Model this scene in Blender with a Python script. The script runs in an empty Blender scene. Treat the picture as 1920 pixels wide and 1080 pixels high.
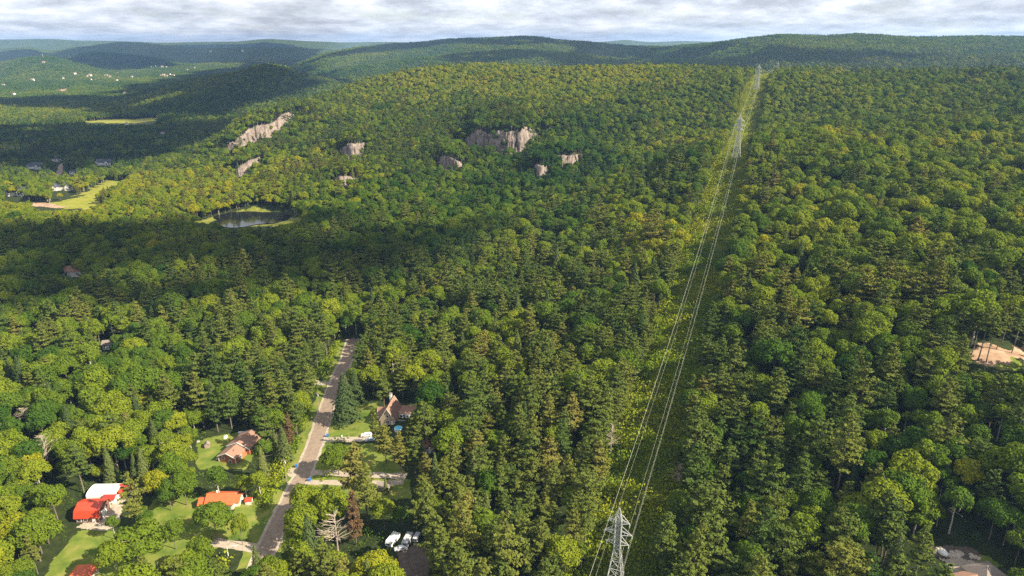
import bpy, math, random
import numpy as np
from mathutils import Vector, Matrix
R = math.radians
rng = np.random.default_rng(7)
random.seed(7)
scene = bpy.context.scene
COL = scene.collection

# ---------------------------------------------------------------- camera, world, sun, exposure
CAM_H = 175.0
PITCH = R(19.8)
FPX = 1280.0
cam_data = bpy.data.cameras.new('camera')
cam_data.sensor_width = 36.0
cam_data.lens = 24.0
cam_data.clip_start = 1.0
cam_data.clip_end = 40000.0
cam = bpy.data.objects.new('camera', cam_data)
COL.objects.link(cam)
cam.location = (0, 0, CAM_H)
cam.rotation_euler = (R(90) - PITCH, 0, 0)
scene.camera = cam

SUN_EL = R(37.5)
SUN_DIR = Vector((math.cos(SUN_EL) * 0.93, math.cos(SUN_EL) * -0.367, math.sin(SUN_EL))).normalized()
sun_data = bpy.data.lights.new('sun', 'SUN')
sun_data.energy = 5.0
sun_data.angle = R(0.55)
sun_data.color = (1.0, 0.91, 0.71)
sun = bpy.data.objects.new('sun', sun_data)
COL.objects.link(sun)
sun.rotation_euler = SUN_DIR.to_track_quat('Z', 'Y').to_euler()
sun.location = (400, -200, 400)

world = bpy.data.worlds.new('World')
scene.world = world
world.use_nodes = True
wn, wl = world.node_tree.nodes, world.node_tree.links
wn.clear()
def wnode(t, **kw):
    n = wn.new(t)
    for k, v in kw.items(): setattr(n, k, v)
    return n
sky = wnode('ShaderNodeTexSky', sky_type='NISHITA', sun_disc=False)
sky.sun_elevation = SUN_EL
sky.sun_rotation = math.atan2(SUN_DIR.x, SUN_DIR.y)
sky.altitude = 300
sky.dust_density = 1.2
bg_sky = wnode('ShaderNodeBackground'); bg_sky.inputs[1].default_value = 0.075
wl.new(sky.outputs[0], bg_sky.inputs[0])
tc = wnode('ShaderNodeTexCoord')
sep = wnode('ShaderNodeSeparateXYZ'); wl.new(tc.outputs['Generated'], sep.inputs[0])
def wmath(op, a, b=None, clamp=False):
    n = wnode('ShaderNodeMath', operation=op, use_clamp=clamp)
    for i, v in enumerate((a, b)):
        if v is None: continue
        if isinstance(v, (int, float)): n.inputs[i].default_value = v
        else: wl.new(v, n.inputs[i])
    return n.outputs[0]
# rows of cloud that crowd together and flatten towards the horizon: x, y direction and the log of the height above it
zz = wmath('ADD', wmath('MAXIMUM', sep.outputs[2], 0.0), 0.022)
lz = wmath('MULTIPLY', wmath('LOGARITHM', zz, 2.718), 3.6)
comb = wnode('ShaderNodeCombineXYZ')
wl.new(wmath('MULTIPLY', sep.outputs[0], 15.0), comb.inputs[0]); wl.new(wmath('MULTIPLY', sep.outputs[1], 15.0), comb.inputs[1]); wl.new(lz, comb.inputs[2])
def wnoise(scale, detail, rough, off):
    m = wnode('ShaderNodeMapping'); m.inputs['Location'].default_value = off; m.inputs['Scale'].default_value = (1, 1, 1)
    wl.new(comb.outputs[0], m.inputs[0])
    n = wnode('ShaderNodeTexNoise'); n.inputs['Scale'].default_value = scale
    n.inputs['Detail'].default_value = detail; n.inputs['Roughness'].default_value = rough
    wl.new(m.outputs[0], n.inputs['Vector'])
    return n.outputs[0]
n_cov = wnoise(0.55, 8, 0.6, (3.1, 1.7, 0))
n_lit = wnoise(0.9, 9, 0.62, (9.1, 4.2, 2))
cov = wnode('ShaderNodeMapRange'); cov.inputs[1].default_value = 0.34; cov.inputs[2].default_value = 0.44
cov.inputs[3].default_value = 0.62
wl.new(n_cov, cov.inputs[0])
ramp = wnode('ShaderNodeValToRGB')
ramp.color_ramp.elements[0].position = 0.36; ramp.color_ramp.elements[0].color = (0.42, 0.445, 0.49, 1)
ramp.color_ramp.elements[1].position = 0.66; ramp.color_ramp.elements[1].color = (0.86, 0.87, 0.88, 1)
e = ramp.color_ramp.elements.new(0.5); e.color = (0.60, 0.63, 0.68, 1)
wl.new(n_lit, ramp.inputs[0])
bg_cloud = wnode('ShaderNodeBackground'); bg_cloud.inputs[1].default_value = 0.60
wl.new(ramp.outputs[0], bg_cloud.inputs[0])
mixw = wnode('ShaderNodeMixShader')
wl.new(cov.outputs[0], mixw.inputs[0]); wl.new(bg_sky.outputs[0], mixw.inputs[1]); wl.new(bg_cloud.outputs[0], mixw.inputs[2])
wout = wnode('ShaderNodeOutputWorld')
wl.new(mixw.outputs[0], wout.inputs[0])

scene.view_settings.view_transform = 'Standard'
scene.view_settings.look = 'None'
scene.view_settings.exposure = 1.3
scene.view_settings.gamma = 1.0
scene.render.engine = 'CYCLES'
scene.cycles.max_bounces = 6
scene.cycles.diffuse_bounces = 3
scene.cycles.transmission_bounces = 3
scene.cycles.volume_bounces = 0
scene.cycles.use_denoising = False

# ---------------------------------------------------------------- pixel <-> world helpers (1920x1080 photo frame)
CT, ST = math.cos(PITCH), math.sin(PITCH)
def ray(px, py):
    r = (np.asarray(px, float) - 960) / FPX; u_ = (540 - np.asarray(py, float)) / FPX
    return r, CT + u_ * ST, u_ * CT - ST          # x, y, z per unit of depth
def at_depth(px, py, s):
    x, y, z = ray(px, py)
    return np.array([x * s, y * s, CAM_H + z * s])
def project(x, y, z):
    dz = z - CAM_H
    s = y * CT - dz * ST
    uu = y * ST + dz * CT
    s = np.where(np.abs(s) < 1e-3, 1e-3, s)
    return 960 + FPX * x / s, 540 - FPX * uu / s, s

# ---------------------------------------------------------------- value noise
def _hash(ix, iy, seed):
    h = (ix.astype(np.int64) * 374761393 + iy.astype(np.int64) * 668265263 + seed * 1442695041) & 0xFFFFFFFF
    h = ((h ^ (h >> 13)) * 1274126177) & 0xFFFFFFFF
    return ((h ^ (h >> 16)) & 0xFFFFFF) / float(0xFFFFFF)
def vnoise(x, y, seed=0):
    x = np.asarray(x, float); y = np.asarray(y, float)
    ix = np.floor(x); iy = np.floor(y); fx = x - ix; fy = y - iy
    fx = fx * fx * (3 - 2 * fx); fy = fy * fy * (3 - 2 * fy)
    a = _hash(ix, iy, seed); b = _hash(ix + 1, iy, seed); c = _hash(ix, iy + 1, seed); d = _hash(ix + 1, iy + 1, seed)
    return (a * (1 - fx) + b * fx) * (1 - fy) + (c * (1 - fx) + d * fx) * fy
def fbm(x, y, scale, octv=4, seed=0):
    t = 0; amp = 1; tot = 0
    for k in range(octv):
        t = t + amp * (vnoise(x / scale, y / scale, seed + k * 17) - 0.5); tot += amp; amp *= 0.5; scale *= 0.5
    return t / tot * 2
def smooth(a, b, x):
    t = np.clip((x - a) / (b - a), 0, 1)
    return t * t * (3 - 2 * t)

# ---------------------------------------------------------------- terrain
ctrl = []
def W(x, y, z): ctrl.append((x, y, z))
def C(px, py, s, dz=-13.0):
    p = at_depth(px, py, s); ctrl.append((p[0], p[1], p[2] + dz))
T1 = (33.0, 174.0); T2 = (203.0, 622.0); T3 = (358.0, 1039.0); T4 = (520.0, 1405.0)
for a in ((33, 174, 0), (75, 285, 20), (143, 463, 46), (203, 622, 73), (358, 1039, 110), (0, 0, -2), (-300, 0, -2), (-12, 60, -4),
          (-300, 200, 3), (-150, 150, 0), (0, 120, -2), (-100, 300, 0), (-60, 400, 2), (-250, 400, 2), (-400, 500, 0),
          (-100, 520, 4), (-350, 620, 0), (-277, 705, -1), (-500, 850, -2), (-700, 900, -3), (-700, 1300, -8), (-900, 2000, -14),
          (-600, 1700, -9), (-1500, 2400, -15), (-1200, 1200, -6), (-450, 300, 3), (250, 250, 36), (120, 254, 26), (300, 120, 34),
          (330, 300, 55), (180, 40, 12), (60, 80, -2), (-150, 230, 0), (-60, 230, 1), (-30, 330, 6),
          (200, 1760, 88), (400, 2000, 70), (0, 2000, 72), (-300, 1950, 52), (-520, 1750, 20), (700, 1500, 96), (500, 1750, 80), (1100, 1500, 96),
          (1000, 900, 130), (700, 400, 90), (-900, 500, 4), (-500, 120, 4), (900, 2200, 80), (2000, 2000, 90), (-2200, 1500, -12)):
    W(*a)
C(1880, 655, 290, 0); C(1850, 1060, 212, 0); C(1600, 330, 520); C(1850, 330, 500); C(1700, 230, 720); C(1900, 220, 700)
C(1500, 200, 900); C(1700, 160, 950); C(1900, 160, 900); C(1700, 133, 1150); C(1900, 128, 1100); C(1520, 131, 1180)
for a in ((1400, 130, 1150), (1200, 126, 1300), (1050, 127, 1400), (900, 122, 1500), (780, 130, 1500), (700, 150, 1450), (640, 172, 1400),
          (560, 188, 1400), (520, 204, 1320), (480, 222, 1220), (440, 240, 1130), (412, 275, 1050), (1300, 180, 1000), (1200, 200, 1000), (1200, 300, 740), (1050, 200, 1080),
          (1050, 280, 850), (1000, 400, 620), (900, 200, 1150), (900, 330, 780), (750, 200, 1200), (750, 280, 930), (700, 400, 670),
          (600, 260, 1020), (600, 330, 800), (600, 400, 680), (500, 320, 880), (450, 350, 800), (350, 340, 860), (420, 300, 1000),
          (960, 550, 440), (750, 480, 540), (1100, 450, 520), (1150, 600, 370), (1000, 750, 300)):
    C(*a)
for px_, s_, z_ in ((400, 1250, -6), (430, 1400, -5), (470, 1560, 0), (520, 1720, 6), (375, 1100, -6), (330, 1000, -5), (600, 1800, 20)):
    W((px_ - 960) / FPX * s_, s_ / 0.98, z_)
ctrl = np.array(ctrl)
RS = 500.0
def _tps(r2): return np.where(r2 > 0, 0.5 * r2 * np.log(np.maximum(r2, 1e-12)), 0)
def _solve():
    P = ctrl[:, :2] / RS; n = len(P)
    d2 = ((P[:, None] - P[None]) ** 2).sum(-1)
    K = _tps(d2) + np.eye(n) * 0.004
    A = np.zeros((n + 3, n + 3)); A[:n, :n] = K; A[:n, n] = 1; A[:n, n + 1:] = P; A[n, :n] = 1; A[n + 1:, :n] = P.T
    b = np.zeros(n + 3); b[:n] = ctrl[:, 2]
    return np.linalg.solve(A, b)
_w = _solve()
def near_h(x, y):
    shp = np.shape(x); x = np.ravel(x) / RS; y = np.ravel(y) / RS
    out = np.empty(len(x)); n = len(ctrl); P = ctrl[:, :2] / RS
    for i in range(0, len(x), 100000):
        xs, ys = x[i:i + 100000], y[i:i + 100000]
        d2 = (xs[:, None] - P[None, :, 0]) ** 2 + (ys[:, None] - P[None, :, 1]) ** 2
        out[i:i + 100000] = _tps(d2) @ _w[:n] + _w[n] + _w[n + 1] * xs + _w[n + 2] * ys
    return out.reshape(shp)

RIDGES = []
def ridge(pts, s, wf, wb, dz=-12, rough=14, base=-15):
    pts = sorted(pts); px = np.array([p[0] for p in pts], float); py = np.array([p[1] for p in pts], float)
    pf = np.arange(px[0], px[-1] + 1, 4.0); pyf = np.interp(pf, px, py)
    pyf = np.convolve(np.pad(pyf, 4, mode='edge'), np.ones(9) / 9, 'valid')
    if not np.isscalar(s): s = np.interp(pf, [q[0] for q in s], [q[1] for q in s])
    x, y, z = at_depth(pf, pyf, s * np.ones_like(pf))
    t = x / y
    RIDGES.append(dict(t=t, y=y, z=z + dz, wf=wf, wb=wb, rough=rough, base=base))
ridge([(200, 205), (230, 190), (300, 166), (380, 148), (440, 138), (480, 126), (505, 120), (530, 126), (570, 142), (620, 150), (700, 158), (800, 175)], 2300, 620, 500, rough=6)
ridge([(-200, 118), (-60, 122), (0, 118), (40, 110), (80, 104), (120, 112), (170, 124), (230, 138), (260, 150)], 3900, 520, 500)
ridge([(110, 125), (150, 99), (175, 96), (220, 98), (260, 102), (300, 110), (340, 119), (400, 130)], 5000, 600, 600, rough=24)
ridge([(-300, 95), (-80, 92), (0, 88), (50, 82), (95, 91), (140, 84), (200, 79), (250, 76), (300, 82), (350, 86), (400, 87), (500, 85), (570, 86), (640, 92), (700, 104)], 6500, 950, 800, rough=40)
ridge([(-500, 76), (-200, 74), (0, 73), (90, 71), (140, 74), (200, 75), (310, 78), (370, 77), (450, 76), (500, 71), (560, 75), (640, 78), (720, 77), (770, 77),
       (900, 80), (1100, 79), (1140, 76), (1175, 72), (1210, 77), (1280, 75), (1330, 77), (1400, 80), (2400, 76)], 9500, 1100, 900, rough=16)
ridge([(500, 160), (545, 132), (580, 112), (620, 100), (680, 86), (760, 80), (850, 71), (960, 68), (1000, 66), (1050, 73), (1100, 77), (1150, 83), (1250, 87),
       (1330, 79), (1400, 70), (1470, 62), (1540, 66), (1620, 62), (1750, 68), (1850, 66), (2000, 68), (2300, 74)],
      [(500, 4000), (1100, 4100), (1300, 3300), (1450, 2800), (2300, 2700)], 900, 900, rough=26)
ridge([(540, 158), (600, 142), (640, 130), (740, 113), (850, 101), (960, 92), (1060, 99), (1150, 110), (1300, 112), (1500, 108), (1700, 104), (2000, 100), (2300, 100)],
      [(540, 2900), (1200, 2800), (1450, 2200), (2300, 2000)], 500, 520, rough=8)

CLIFFS = []      # (foot line points xy, height along it, decay)
def cliff_step(x, y):
    z = np.zeros(np.shape(x))
    for c in CLIFFS:
        fx, fy, h = c['fx'], c['fy'], c['h']
        d = np.hypot(x, y); t = np.arctan2(x, y)
        ct = np.arctan2(fx, fy); cd = np.hypot(fx, fy)
        o = np.argsort(ct); ct = ct[o]; cd = cd[o]; hh = h[o]
        dd = np.interp(t, ct, cd); hv = np.interp(t, ct, hh, left=0, right=0)
        span = ct[-1] - ct[0]
        over = np.maximum(np.maximum(ct[0] - t, t - ct[-1]) / (c['ext'] * span + 0.01), 0)
        hv = np.where(t < ct[0], hh[0], np.where(t > ct[-1], hh[-1], hv)) * np.exp(-over ** 2 * 4)
        n = d - dd
        wdt = c['run'] + over * 40
        z = z + hv * smooth(2.0, 2.0 + wdt, n) * np.exp(-(np.maximum(n - wdt, 0) / c['decay']) ** 2)
    return z

POND = None
def height(x, y, cliffs=True):
    x = np.asarray(x, float); y = np.asarray(y, float)
    d = np.hypot(x, y)
    zn = near_h(x, y)
    far = smooth(1900, 2700, d)
    # ground to the left of the hill is the flat valley
    zn = np.clip(zn, -18, 150)
    z = zn * (1 - far) + (-15) * far
    nn = fbm(x, y, 90, 4, 3)
    flat = smooth(420, 800, d)
    z = z + nn * (0.25 + 5.5 * flat * smooth(0, 40, zn) + 1.2 * flat)
    yy = np.maximum(y, 1.0); t = x / yy
    rg = fbm(x, y, 700, 6, 11)
    for r in RIDGES:
        inside = np.maximum(np.maximum(r['t'][0] - t, t - r['t'][-1]), 0)
        a = np.exp(-(inside / 0.05) ** 2)
        yr = np.interp(t, r['t'], r['y']); zr = np.interp(t, r['t'], r['z'])
        dl = y - yr
        g = np.exp(-np.where(dl < 0, (dl / r['wf']) ** 2, (dl / r['wb']) ** 2))
        # spurs and gullies fade out at the crest line so that the skyline keeps its height
        spur = rg * r['rough'] * 3.0 * g * (1 - 0.85 * g)
        cand = r['base'] + (zr + fbm(x, y, 260, 3, 5) * r['rough'] * 0.22 - r['base']) * g * a + spur * a
        cand = np.where(y > 900, cand, -50)
        k = 6.0
        z = np.maximum(z, cand) + np.log1p(np.exp(-np.abs(z - cand) / k)) * k * a * g
    if cliffs and CLIFFS: z = z + cliff_step(x, y)
    if POND is not None:
        e = np.hypot((x - POND[0]) / POND[3], (y - POND[1]) / POND[4])
        z = z * smooth(0.9, 1.5, e) + (POND[2] - 0.8) * (1 - smooth(0.9, 1.5, e))
    return z
def ground_hit(px, py, off=0.0, cliffs=False, s0=60, s1=6000):
    """Follow the line of sight from the camera until it meets the terrain."""
    s = np.exp(np.linspace(math.log(s0), math.log(s1), 1500))
    x, y, z = at_depth(px, py, s)
    h = height(x, y, cliffs) + off
    i = np.argmax(z < h)
    if not (z < h).any(): i = len(s) - 1
    if i > 0:
        a, b = (z - h)[i - 1], (z - h)[i]
        f = a / (a - b) if a != b else 0
        sv = s[i - 1] + (s[i] - s[i - 1]) * f
    else: sv = s[0]
    p = at_depth(px, py, sv)
    return float(p[0]), float(p[1]), float(height(p[0], p[1], cliffs))

# ---------------------------------------------------------------- materials
MATS = {}
def mat(name, rough=0.8):
    m = bpy.data.materials.new(name); m.use_nodes = True
    MATS[name] = m
    return m, m.node_tree.nodes, m.node_tree.links, m.node_tree.nodes['Principled BSDF']
def lin(*stops):
    return stops
def add_ramp(n, l, src, stops):
    r = n.new('ShaderNodeValToRGB')
    el = r.color_ramp.elements
    while len(el) > 1: el.remove(el[0])
    el[0].position = stops[0][0]; el[0].color = (*stops[0][1], 1)
    for p, c in stops[1:]:
        e_ = el.new(p); e_.color = (*c, 1)
    l.new(src, r.inputs[0])
    return r.outputs[0]
def noise_node(n, l, scale, detail=4, rough=0.6, coord='Object', vec=None):
    if vec is None:
        t = n.new('ShaderNodeTexCoord'); vec = t.outputs[coord]
    t2 = n.new('ShaderNodeTexNoise'); t2.inputs['Scale'].default_value = scale
    t2.inputs['Detail'].default_value = detail; t2.inputs['Roughness'].default_value = rough
    l.new(vec, t2.inputs['Vector'])
    return t2.outputs[0]
def simple(name, stops, scale, rough=0.85, detail=5, bump=0.0, bscale=None, metallic=0.0, spec=None):
    m, n, l, b = mat(name)
    f = noise_node(n, l, scale, detail)
    l.new(add_ramp(n, l, f, stops), b.inputs['Base Color'])
    b.inputs['Roughness'].default_value = rough
    b.inputs['Metallic'].default_value = metallic
    if spec is not None: b.inputs['Specular IOR Level'].default_value = spec
    if bump:
        bp = n.new('ShaderNodeBump'); bp.inputs['Strength'].default_value = bump; bp.inputs['Distance'].default_value = 0.1
        l.new(noise_node(n, l, bscale or scale * 3, 4), bp.inputs['Height']); l.new(bp.outputs[0], b.inputs['Normal'])
    return m
def foliage(name, stops, nscale=0.9, amp=0.30, trans=0.25):
    """leaf colour runs along the ramp with the tree's own 'tint' value plus leaf-to-leaf noise"""
    m = bpy.data.materials.new(name); m.use_nodes = True; n = m.node_tree.nodes; l = m.node_tree.links; n.clear()
    at = n.new('ShaderNodeAttribute'); at.attribute_type = 'INSTANCER'; at.attribute_name = 'tint'
    f = noise_node(n, l, nscale, 3, 0.7)
    ma = n.new('ShaderNodeMath'); ma.operation = 'MULTIPLY_ADD'; ma.inputs[1].default_value = amp * 2; ma.inputs[2].default_value = -amp
    l.new(f, ma.inputs[0])
    ad = n.new('ShaderNodeMath'); ad.operation = 'ADD'; l.new(at.outputs['Fac'], ad.inputs[0]); l.new(ma.outputs[0], ad.inputs[1])
    c = add_ramp(n, l, ad.outputs[0], stops)
    d = n.new('ShaderNodeBsdfDiffuse'); l.new(c, d.inputs[0])
    t = n.new('ShaderNodeBsdfTranslucent'); l.new(c, t.inputs[0])
    mx = n.new('ShaderNodeMixShader'); mx.inputs[0].default_value = trans
    l.new(d.outputs[0], mx.inputs[1]); l.new(t.outputs[0], mx.inputs[2])
    o = n.new('ShaderNodeOutputMaterial'); l.new(mx.outputs[0], o.inputs[0])
    MATS[name] = m
    return m
LEAF = foliage('broad_leaves', [(0.0, (0.030, 0.072, 0.010)), (0.3, (0.068, 0.118, 0.014)), (0.6, (0.130, 0.174, 0.015)), (0.85, (0.185, 0.216, 0.017)), (1.0, (0.25, 0.240, 0.014))])
NEEDLE = foliage('pine_needles', [(0.0, (0.040, 0.078, 0.018)), (0.4, (0.090, 0.122, 0.024)), (0.75, (0.140, 0.152, 0.028)), (1.0, (0.185, 0.165, 0.038))], trans=0.15)
SPRUCE = foliage('spruce_needles', [(0.0, (0.022, 0.046, 0.018)), (0.5, (0.055, 0.080, 0.026)), (1.0, (0.12, 0.135, 0.036))], trans=0.1)
SHRUB = foliage('shrub_leaves', [(0.0, (0.05, 0.10, 0.012)), (0.45, (0.14, 0.20, 0.014)), (1.0, (0.25, 0.265, 0.020))])
DRYLEAF = foliage('dry_needles', [(0.0, (0.11, 0.065, 0.035)), (1.0, (0.19, 0.12, 0.06))])
BARK = simple('bark', [(0.3, (0.10, 0.075, 0.055)), (0.7, (0.20, 0.16, 0.125))], 2.0)
PALEBARK = simple('pale_bark', [(0.3, (0.32, 0.28, 0.23)), (0.7, (0.55, 0.50, 0.43))], 2.5)
GREYWOOD = simple('bare_wood', [(0.3, (0.26, 0.20, 0.155)), (0.7, (0.46, 0.38, 0.31))], 2.5)

def terrain_material():
    m, n, l, b = mat('forest_ground')
    geo = n.new('ShaderNodeNewGeometry')
    def mp(sx, sy, sz):
        q = n.new('ShaderNodeMapping'); q.inputs['Scale'].default_value = (sx, sy, sz); l.new(geo.outputs['Position'], q.inputs[0]); return q.outputs[0]
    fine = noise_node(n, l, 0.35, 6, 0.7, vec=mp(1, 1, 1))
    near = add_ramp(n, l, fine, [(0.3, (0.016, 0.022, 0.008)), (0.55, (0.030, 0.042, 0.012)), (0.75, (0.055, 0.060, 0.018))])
    crown = n.new('ShaderNodeTexVoronoi'); crown.inputs['Scale'].default_value = 0.085; l.new(mp(1, 1, 0.5), crown.inputs['Vector'])
    sp = n.new('ShaderNodeSeparateColor'); l.new(crown.outputs['Color'], sp.inputs[0])
    big = noise_node(n, l, 0.004, 5, 0.6, vec=mp(1, 1, 1))
    mm = n.new('ShaderNodeMath'); mm.operation = 'MULTIPLY_ADD'; mm.inputs[1].default_value = 0.45; l.new(sp.outputs[0], mm.inputs[0])
    m2 = n.new('ShaderNodeMath'); m2.operation = 'MULTIPLY'; m2.inputs[1].default_value = 0.75; l.new(big, m2.inputs[0]); l.new(m2.outputs[0], mm.inputs[2])
    farc = add_ramp(n, l, mm.outputs[0], [(0.25, (0.022, 0.045, 0.012)), (0.5, (0.042, 0.072, 0.014)), (0.8, (0.075, 0.10, 0.016))])
    # distance from the village at the origin: open ground there, closed canopy far out
    ln = n.new('ShaderNodeVectorMath'); ln.operation = 'LENGTH'; l.new(geo.outputs['Position'], ln.inputs[0])
    mr = n.new('ShaderNodeMapRange'); mr.inputs[1].default_value = 2500; mr.inputs[2].default_value = 3300; l.new(ln.outputs['Value'], mr.inputs[0])
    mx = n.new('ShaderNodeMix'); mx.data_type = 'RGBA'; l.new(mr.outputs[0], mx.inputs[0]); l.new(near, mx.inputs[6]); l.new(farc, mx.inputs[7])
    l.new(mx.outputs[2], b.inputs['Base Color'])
    b.inputs['Roughness'].default_value = 1.0; b.inputs['Specular IOR Level'].default_value = 0.1
    bp = n.new('ShaderNodeBump'); bp.inputs['Strength'].default_value = 0.9; bp.inputs['Distance'].default_value = 7.0
    iv = n.new('ShaderNodeMath'); iv.operation = 'MULTIPLY'; l.new(crown.outputs['Distance'], iv.inputs[0]); iv.inputs[1].default_value = -1.0
    mb = n.new('ShaderNodeMath'); mb.operation = 'MULTIPLY'; l.new(iv.outputs[0], mb.inputs[0]); l.new(mr.outputs[0], mb.inputs[1])
    l.new(mb.outputs[0], bp.inputs['Height']); l.new(bp.outputs[0], b.inputs['Normal'])
    return m
def rock_material():
    m, n, l, b = mat('rock')
    t = n.new('ShaderNodeTexCoord'); q = n.new('ShaderNodeMapping'); q.inputs['Scale'].default_value = (1, 1, 0.28); l.new(t.outputs['Object'], q.inputs[0])
    f = noise_node(n, l, 0.26, 9, 0.8, vec=q.outputs[0])
    l.new(add_ramp(n, l, f, [(0.38, (0.05, 0.04, 0.032)), (0.46, (0.14, 0.105, 0.085)), (0.56, (0.24, 0.187, 0.157)), (0.72, (0.35, 0.285, 0.245))]), b.inputs['Base Color'])
    b.inputs['Roughness'].default_value = 0.9
    bp = n.new('ShaderNodeBump'); bp.inputs['Strength'].default_value = 0.8; bp.inputs['Distance'].default_value = 1.5
    l.new(noise_node(n, l, 0.5, 6, 0.7, vec=q.outputs[0]), bp.inputs['Height']); l.new(bp.outputs[0], b.inputs['Normal'])
    return m
GROUND = terrain_material()
ROCK = rock_material()
GRASS = simple('lawn_grass', [(0.32, (0.075, 0.118, 0.018)), (0.5, (0.13, 0.165, 0.026)), (0.66, (0.21, 0.20, 0.05))], 0.16, 0.95, 8, spec=0.1)
MEADOW = simple('meadow_grass', [(0.3, (0.13, 0.155, 0.018)), (0.5, (0.21, 0.21, 0.024)), (0.7, (0.26, 0.22, 0.07))], 0.12, 0.95, 8, spec=0.1)
ASPHALT = simple('worn_asphalt', [(0.32, (0.19, 0.138, 0.10)), (0.5, (0.235, 0.172, 0.125)), (0.68, (0.28, 0.21, 0.155))], 0.5, 0.9, 8)
GRAVEL = simple('gravel', [(0.3, (0.27, 0.215, 0.16)), (0.6, (0.38, 0.315, 0.245)), (0.8, (0.46, 0.40, 0.32))], 0.8, 0.95, 8)
DIRT = simple('bare_soil', [(0.3, (0.20, 0.12, 0.07)), (0.5, (0.32, 0.20, 0.125)), (0.7, (0.42, 0.30, 0.20))], 0.22, 0.95, 8)
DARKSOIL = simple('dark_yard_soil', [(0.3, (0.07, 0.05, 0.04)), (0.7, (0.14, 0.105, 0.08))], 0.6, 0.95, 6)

# ---------------------------------------------------------------- object helpers
def setp(o, label=None, cat=None, group=None, kind=None):
    if label: o['label'] = label
    if cat: o['category'] = cat
    if group: o['group'] = group
    if kind: o['kind'] = kind
    return o
def mesh_np(name, verts, faces, mt, smooth_=False, mis=None):
    """verts (n,3) array; faces either an (m,k) array or a list"""
    me = bpy.data.meshes.new(name)
    verts = np.asarray(verts, np.float32)
    if isinstance(faces, np.ndarray):
        k = faces.shape[1]; nf = len(faces)
        me.vertices.add(len(verts)); me.vertices.foreach_set('co', verts.ravel())
        me.loops.add(nf * k); me.loops.foreach_set('vertex_index', faces.astype(np.int32).ravel())
        me.polygons.add(nf); me.polygons.foreach_set('loop_start', np.arange(0, nf * k, k, dtype=np.int32))
        me.update(calc_edges=True)
    else:
        me.from_pydata([tuple(map(float, q)) for q in verts], [], [tuple(map(int, f)) for f in faces]); me.update()
    for q in (mt if isinstance(mt, (list, tuple)) else [mt]): me.materials.append(q)
    if mis is not None: me.polygons.foreach_set('material_index', np.asarray(mis, np.int32))
    if smooth_: me.polygons.foreach_set('use_smooth', np.ones(len(me.polygons), bool))
    return me
def link(name, me, parent=None, loc=None):
    o = bpy.data.objects.new(name, me); COL.objects.link(o)
    if parent is not None: o.parent = parent
    if loc is not None: o.location = loc
    return o
def empty(name, loc, rz=0.0):
    o = bpy.data.objects.new(name, None); o.empty_display_size = 0.5
    o.location = loc; o.rotation_euler = (0, 0, rz); COL.objects.link(o)
    return o
class MB:
    def __init__(s): s.v = []; s.f = []
    def add(s, vs, fs):
        b = len(s.v); s.v += [tuple(q) for q in vs]; s.f += [tuple(i + b for i in f) for f in fs]; return s
    def box(s, c, d, rz=0.0):
        x, y, z = d[0] / 2, d[1] / 2, d[2] / 2; ca, sa = math.cos(rz), math.sin(rz)
        vs = [(c[0] + a * x * ca - b * y * sa, c[1] + a * x * sa + b * y * ca, c[2] + e_ * z) for e_ in (-1, 1) for a, b in ((-1, -1), (1, -1), (1, 1), (-1, 1))]
        return s.add(vs, [(3, 2, 1, 0), (4, 5, 6, 7), (0, 1, 5, 4), (1, 2, 6, 5), (2, 3, 7, 6), (3, 0, 4, 7)])
    def bar(s, p, q, r, r2=None, n=4):
        p = Vector(p); q = Vector(q); a = (q - p).normalized(); r2 = r if r2 is None else r2
        t = a.cross(Vector((0, 0, 1)) if abs(a.z) < 0.95 else Vector((1, 0, 0))).normalized(); b = a.cross(t)
        vs = []
        for c, rr in ((p, r), (q, r2)):
            for k in range(n):
                an = 2 * math.pi * (k + 0.5) / n
                vs.append(c + t * math.cos(an) * rr + b * math.sin(an) * rr)
        fs = [(k, (k + 1) % n, n + (k + 1) % n, n + k) for k in range(n)] + [tuple(range(n - 1, -1, -1)), tuple(range(n, 2 * n))]
        return s.add(vs, fs)
    def prism(s, pts, y0, y1, axis='y'):
        """polygon pts in (x,z) extruded from y0 to y1"""
        n = len(pts)
        vs = [(p[0], y0, p[1]) if axis == 'y' else (y0, p[0], p[1]) for p in pts] + [(p[0], y1, p[1]) if axis == 'y' else (y1, p[0], p[1]) for p in pts]
        return s.add(vs, [tuple(range(n)), tuple(range(2 * n - 1, n - 1, -1))] + [(k, k + n, (k + 1) % n + n, (k + 1) % n) for k in range(n)])
    def build(s, name, m, parent=None, sm=False, loc=None):
        me = bpy.data.meshes.new(name); me.from_pydata([tuple(map(float, q)) for q in s.v], [], s.f)
        import bmesh
        bm = bmesh.new(); bm.from_mesh(me); bmesh.ops.recalc_face_normals(bm, faces=bm.faces); bm.to_mesh(me); bm.free()
        me.materials.append(m)
        if sm: me.polygons.foreach_set('use_smooth', [True] * len(me.polygons))
        return link(name, me, parent, loc)

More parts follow.
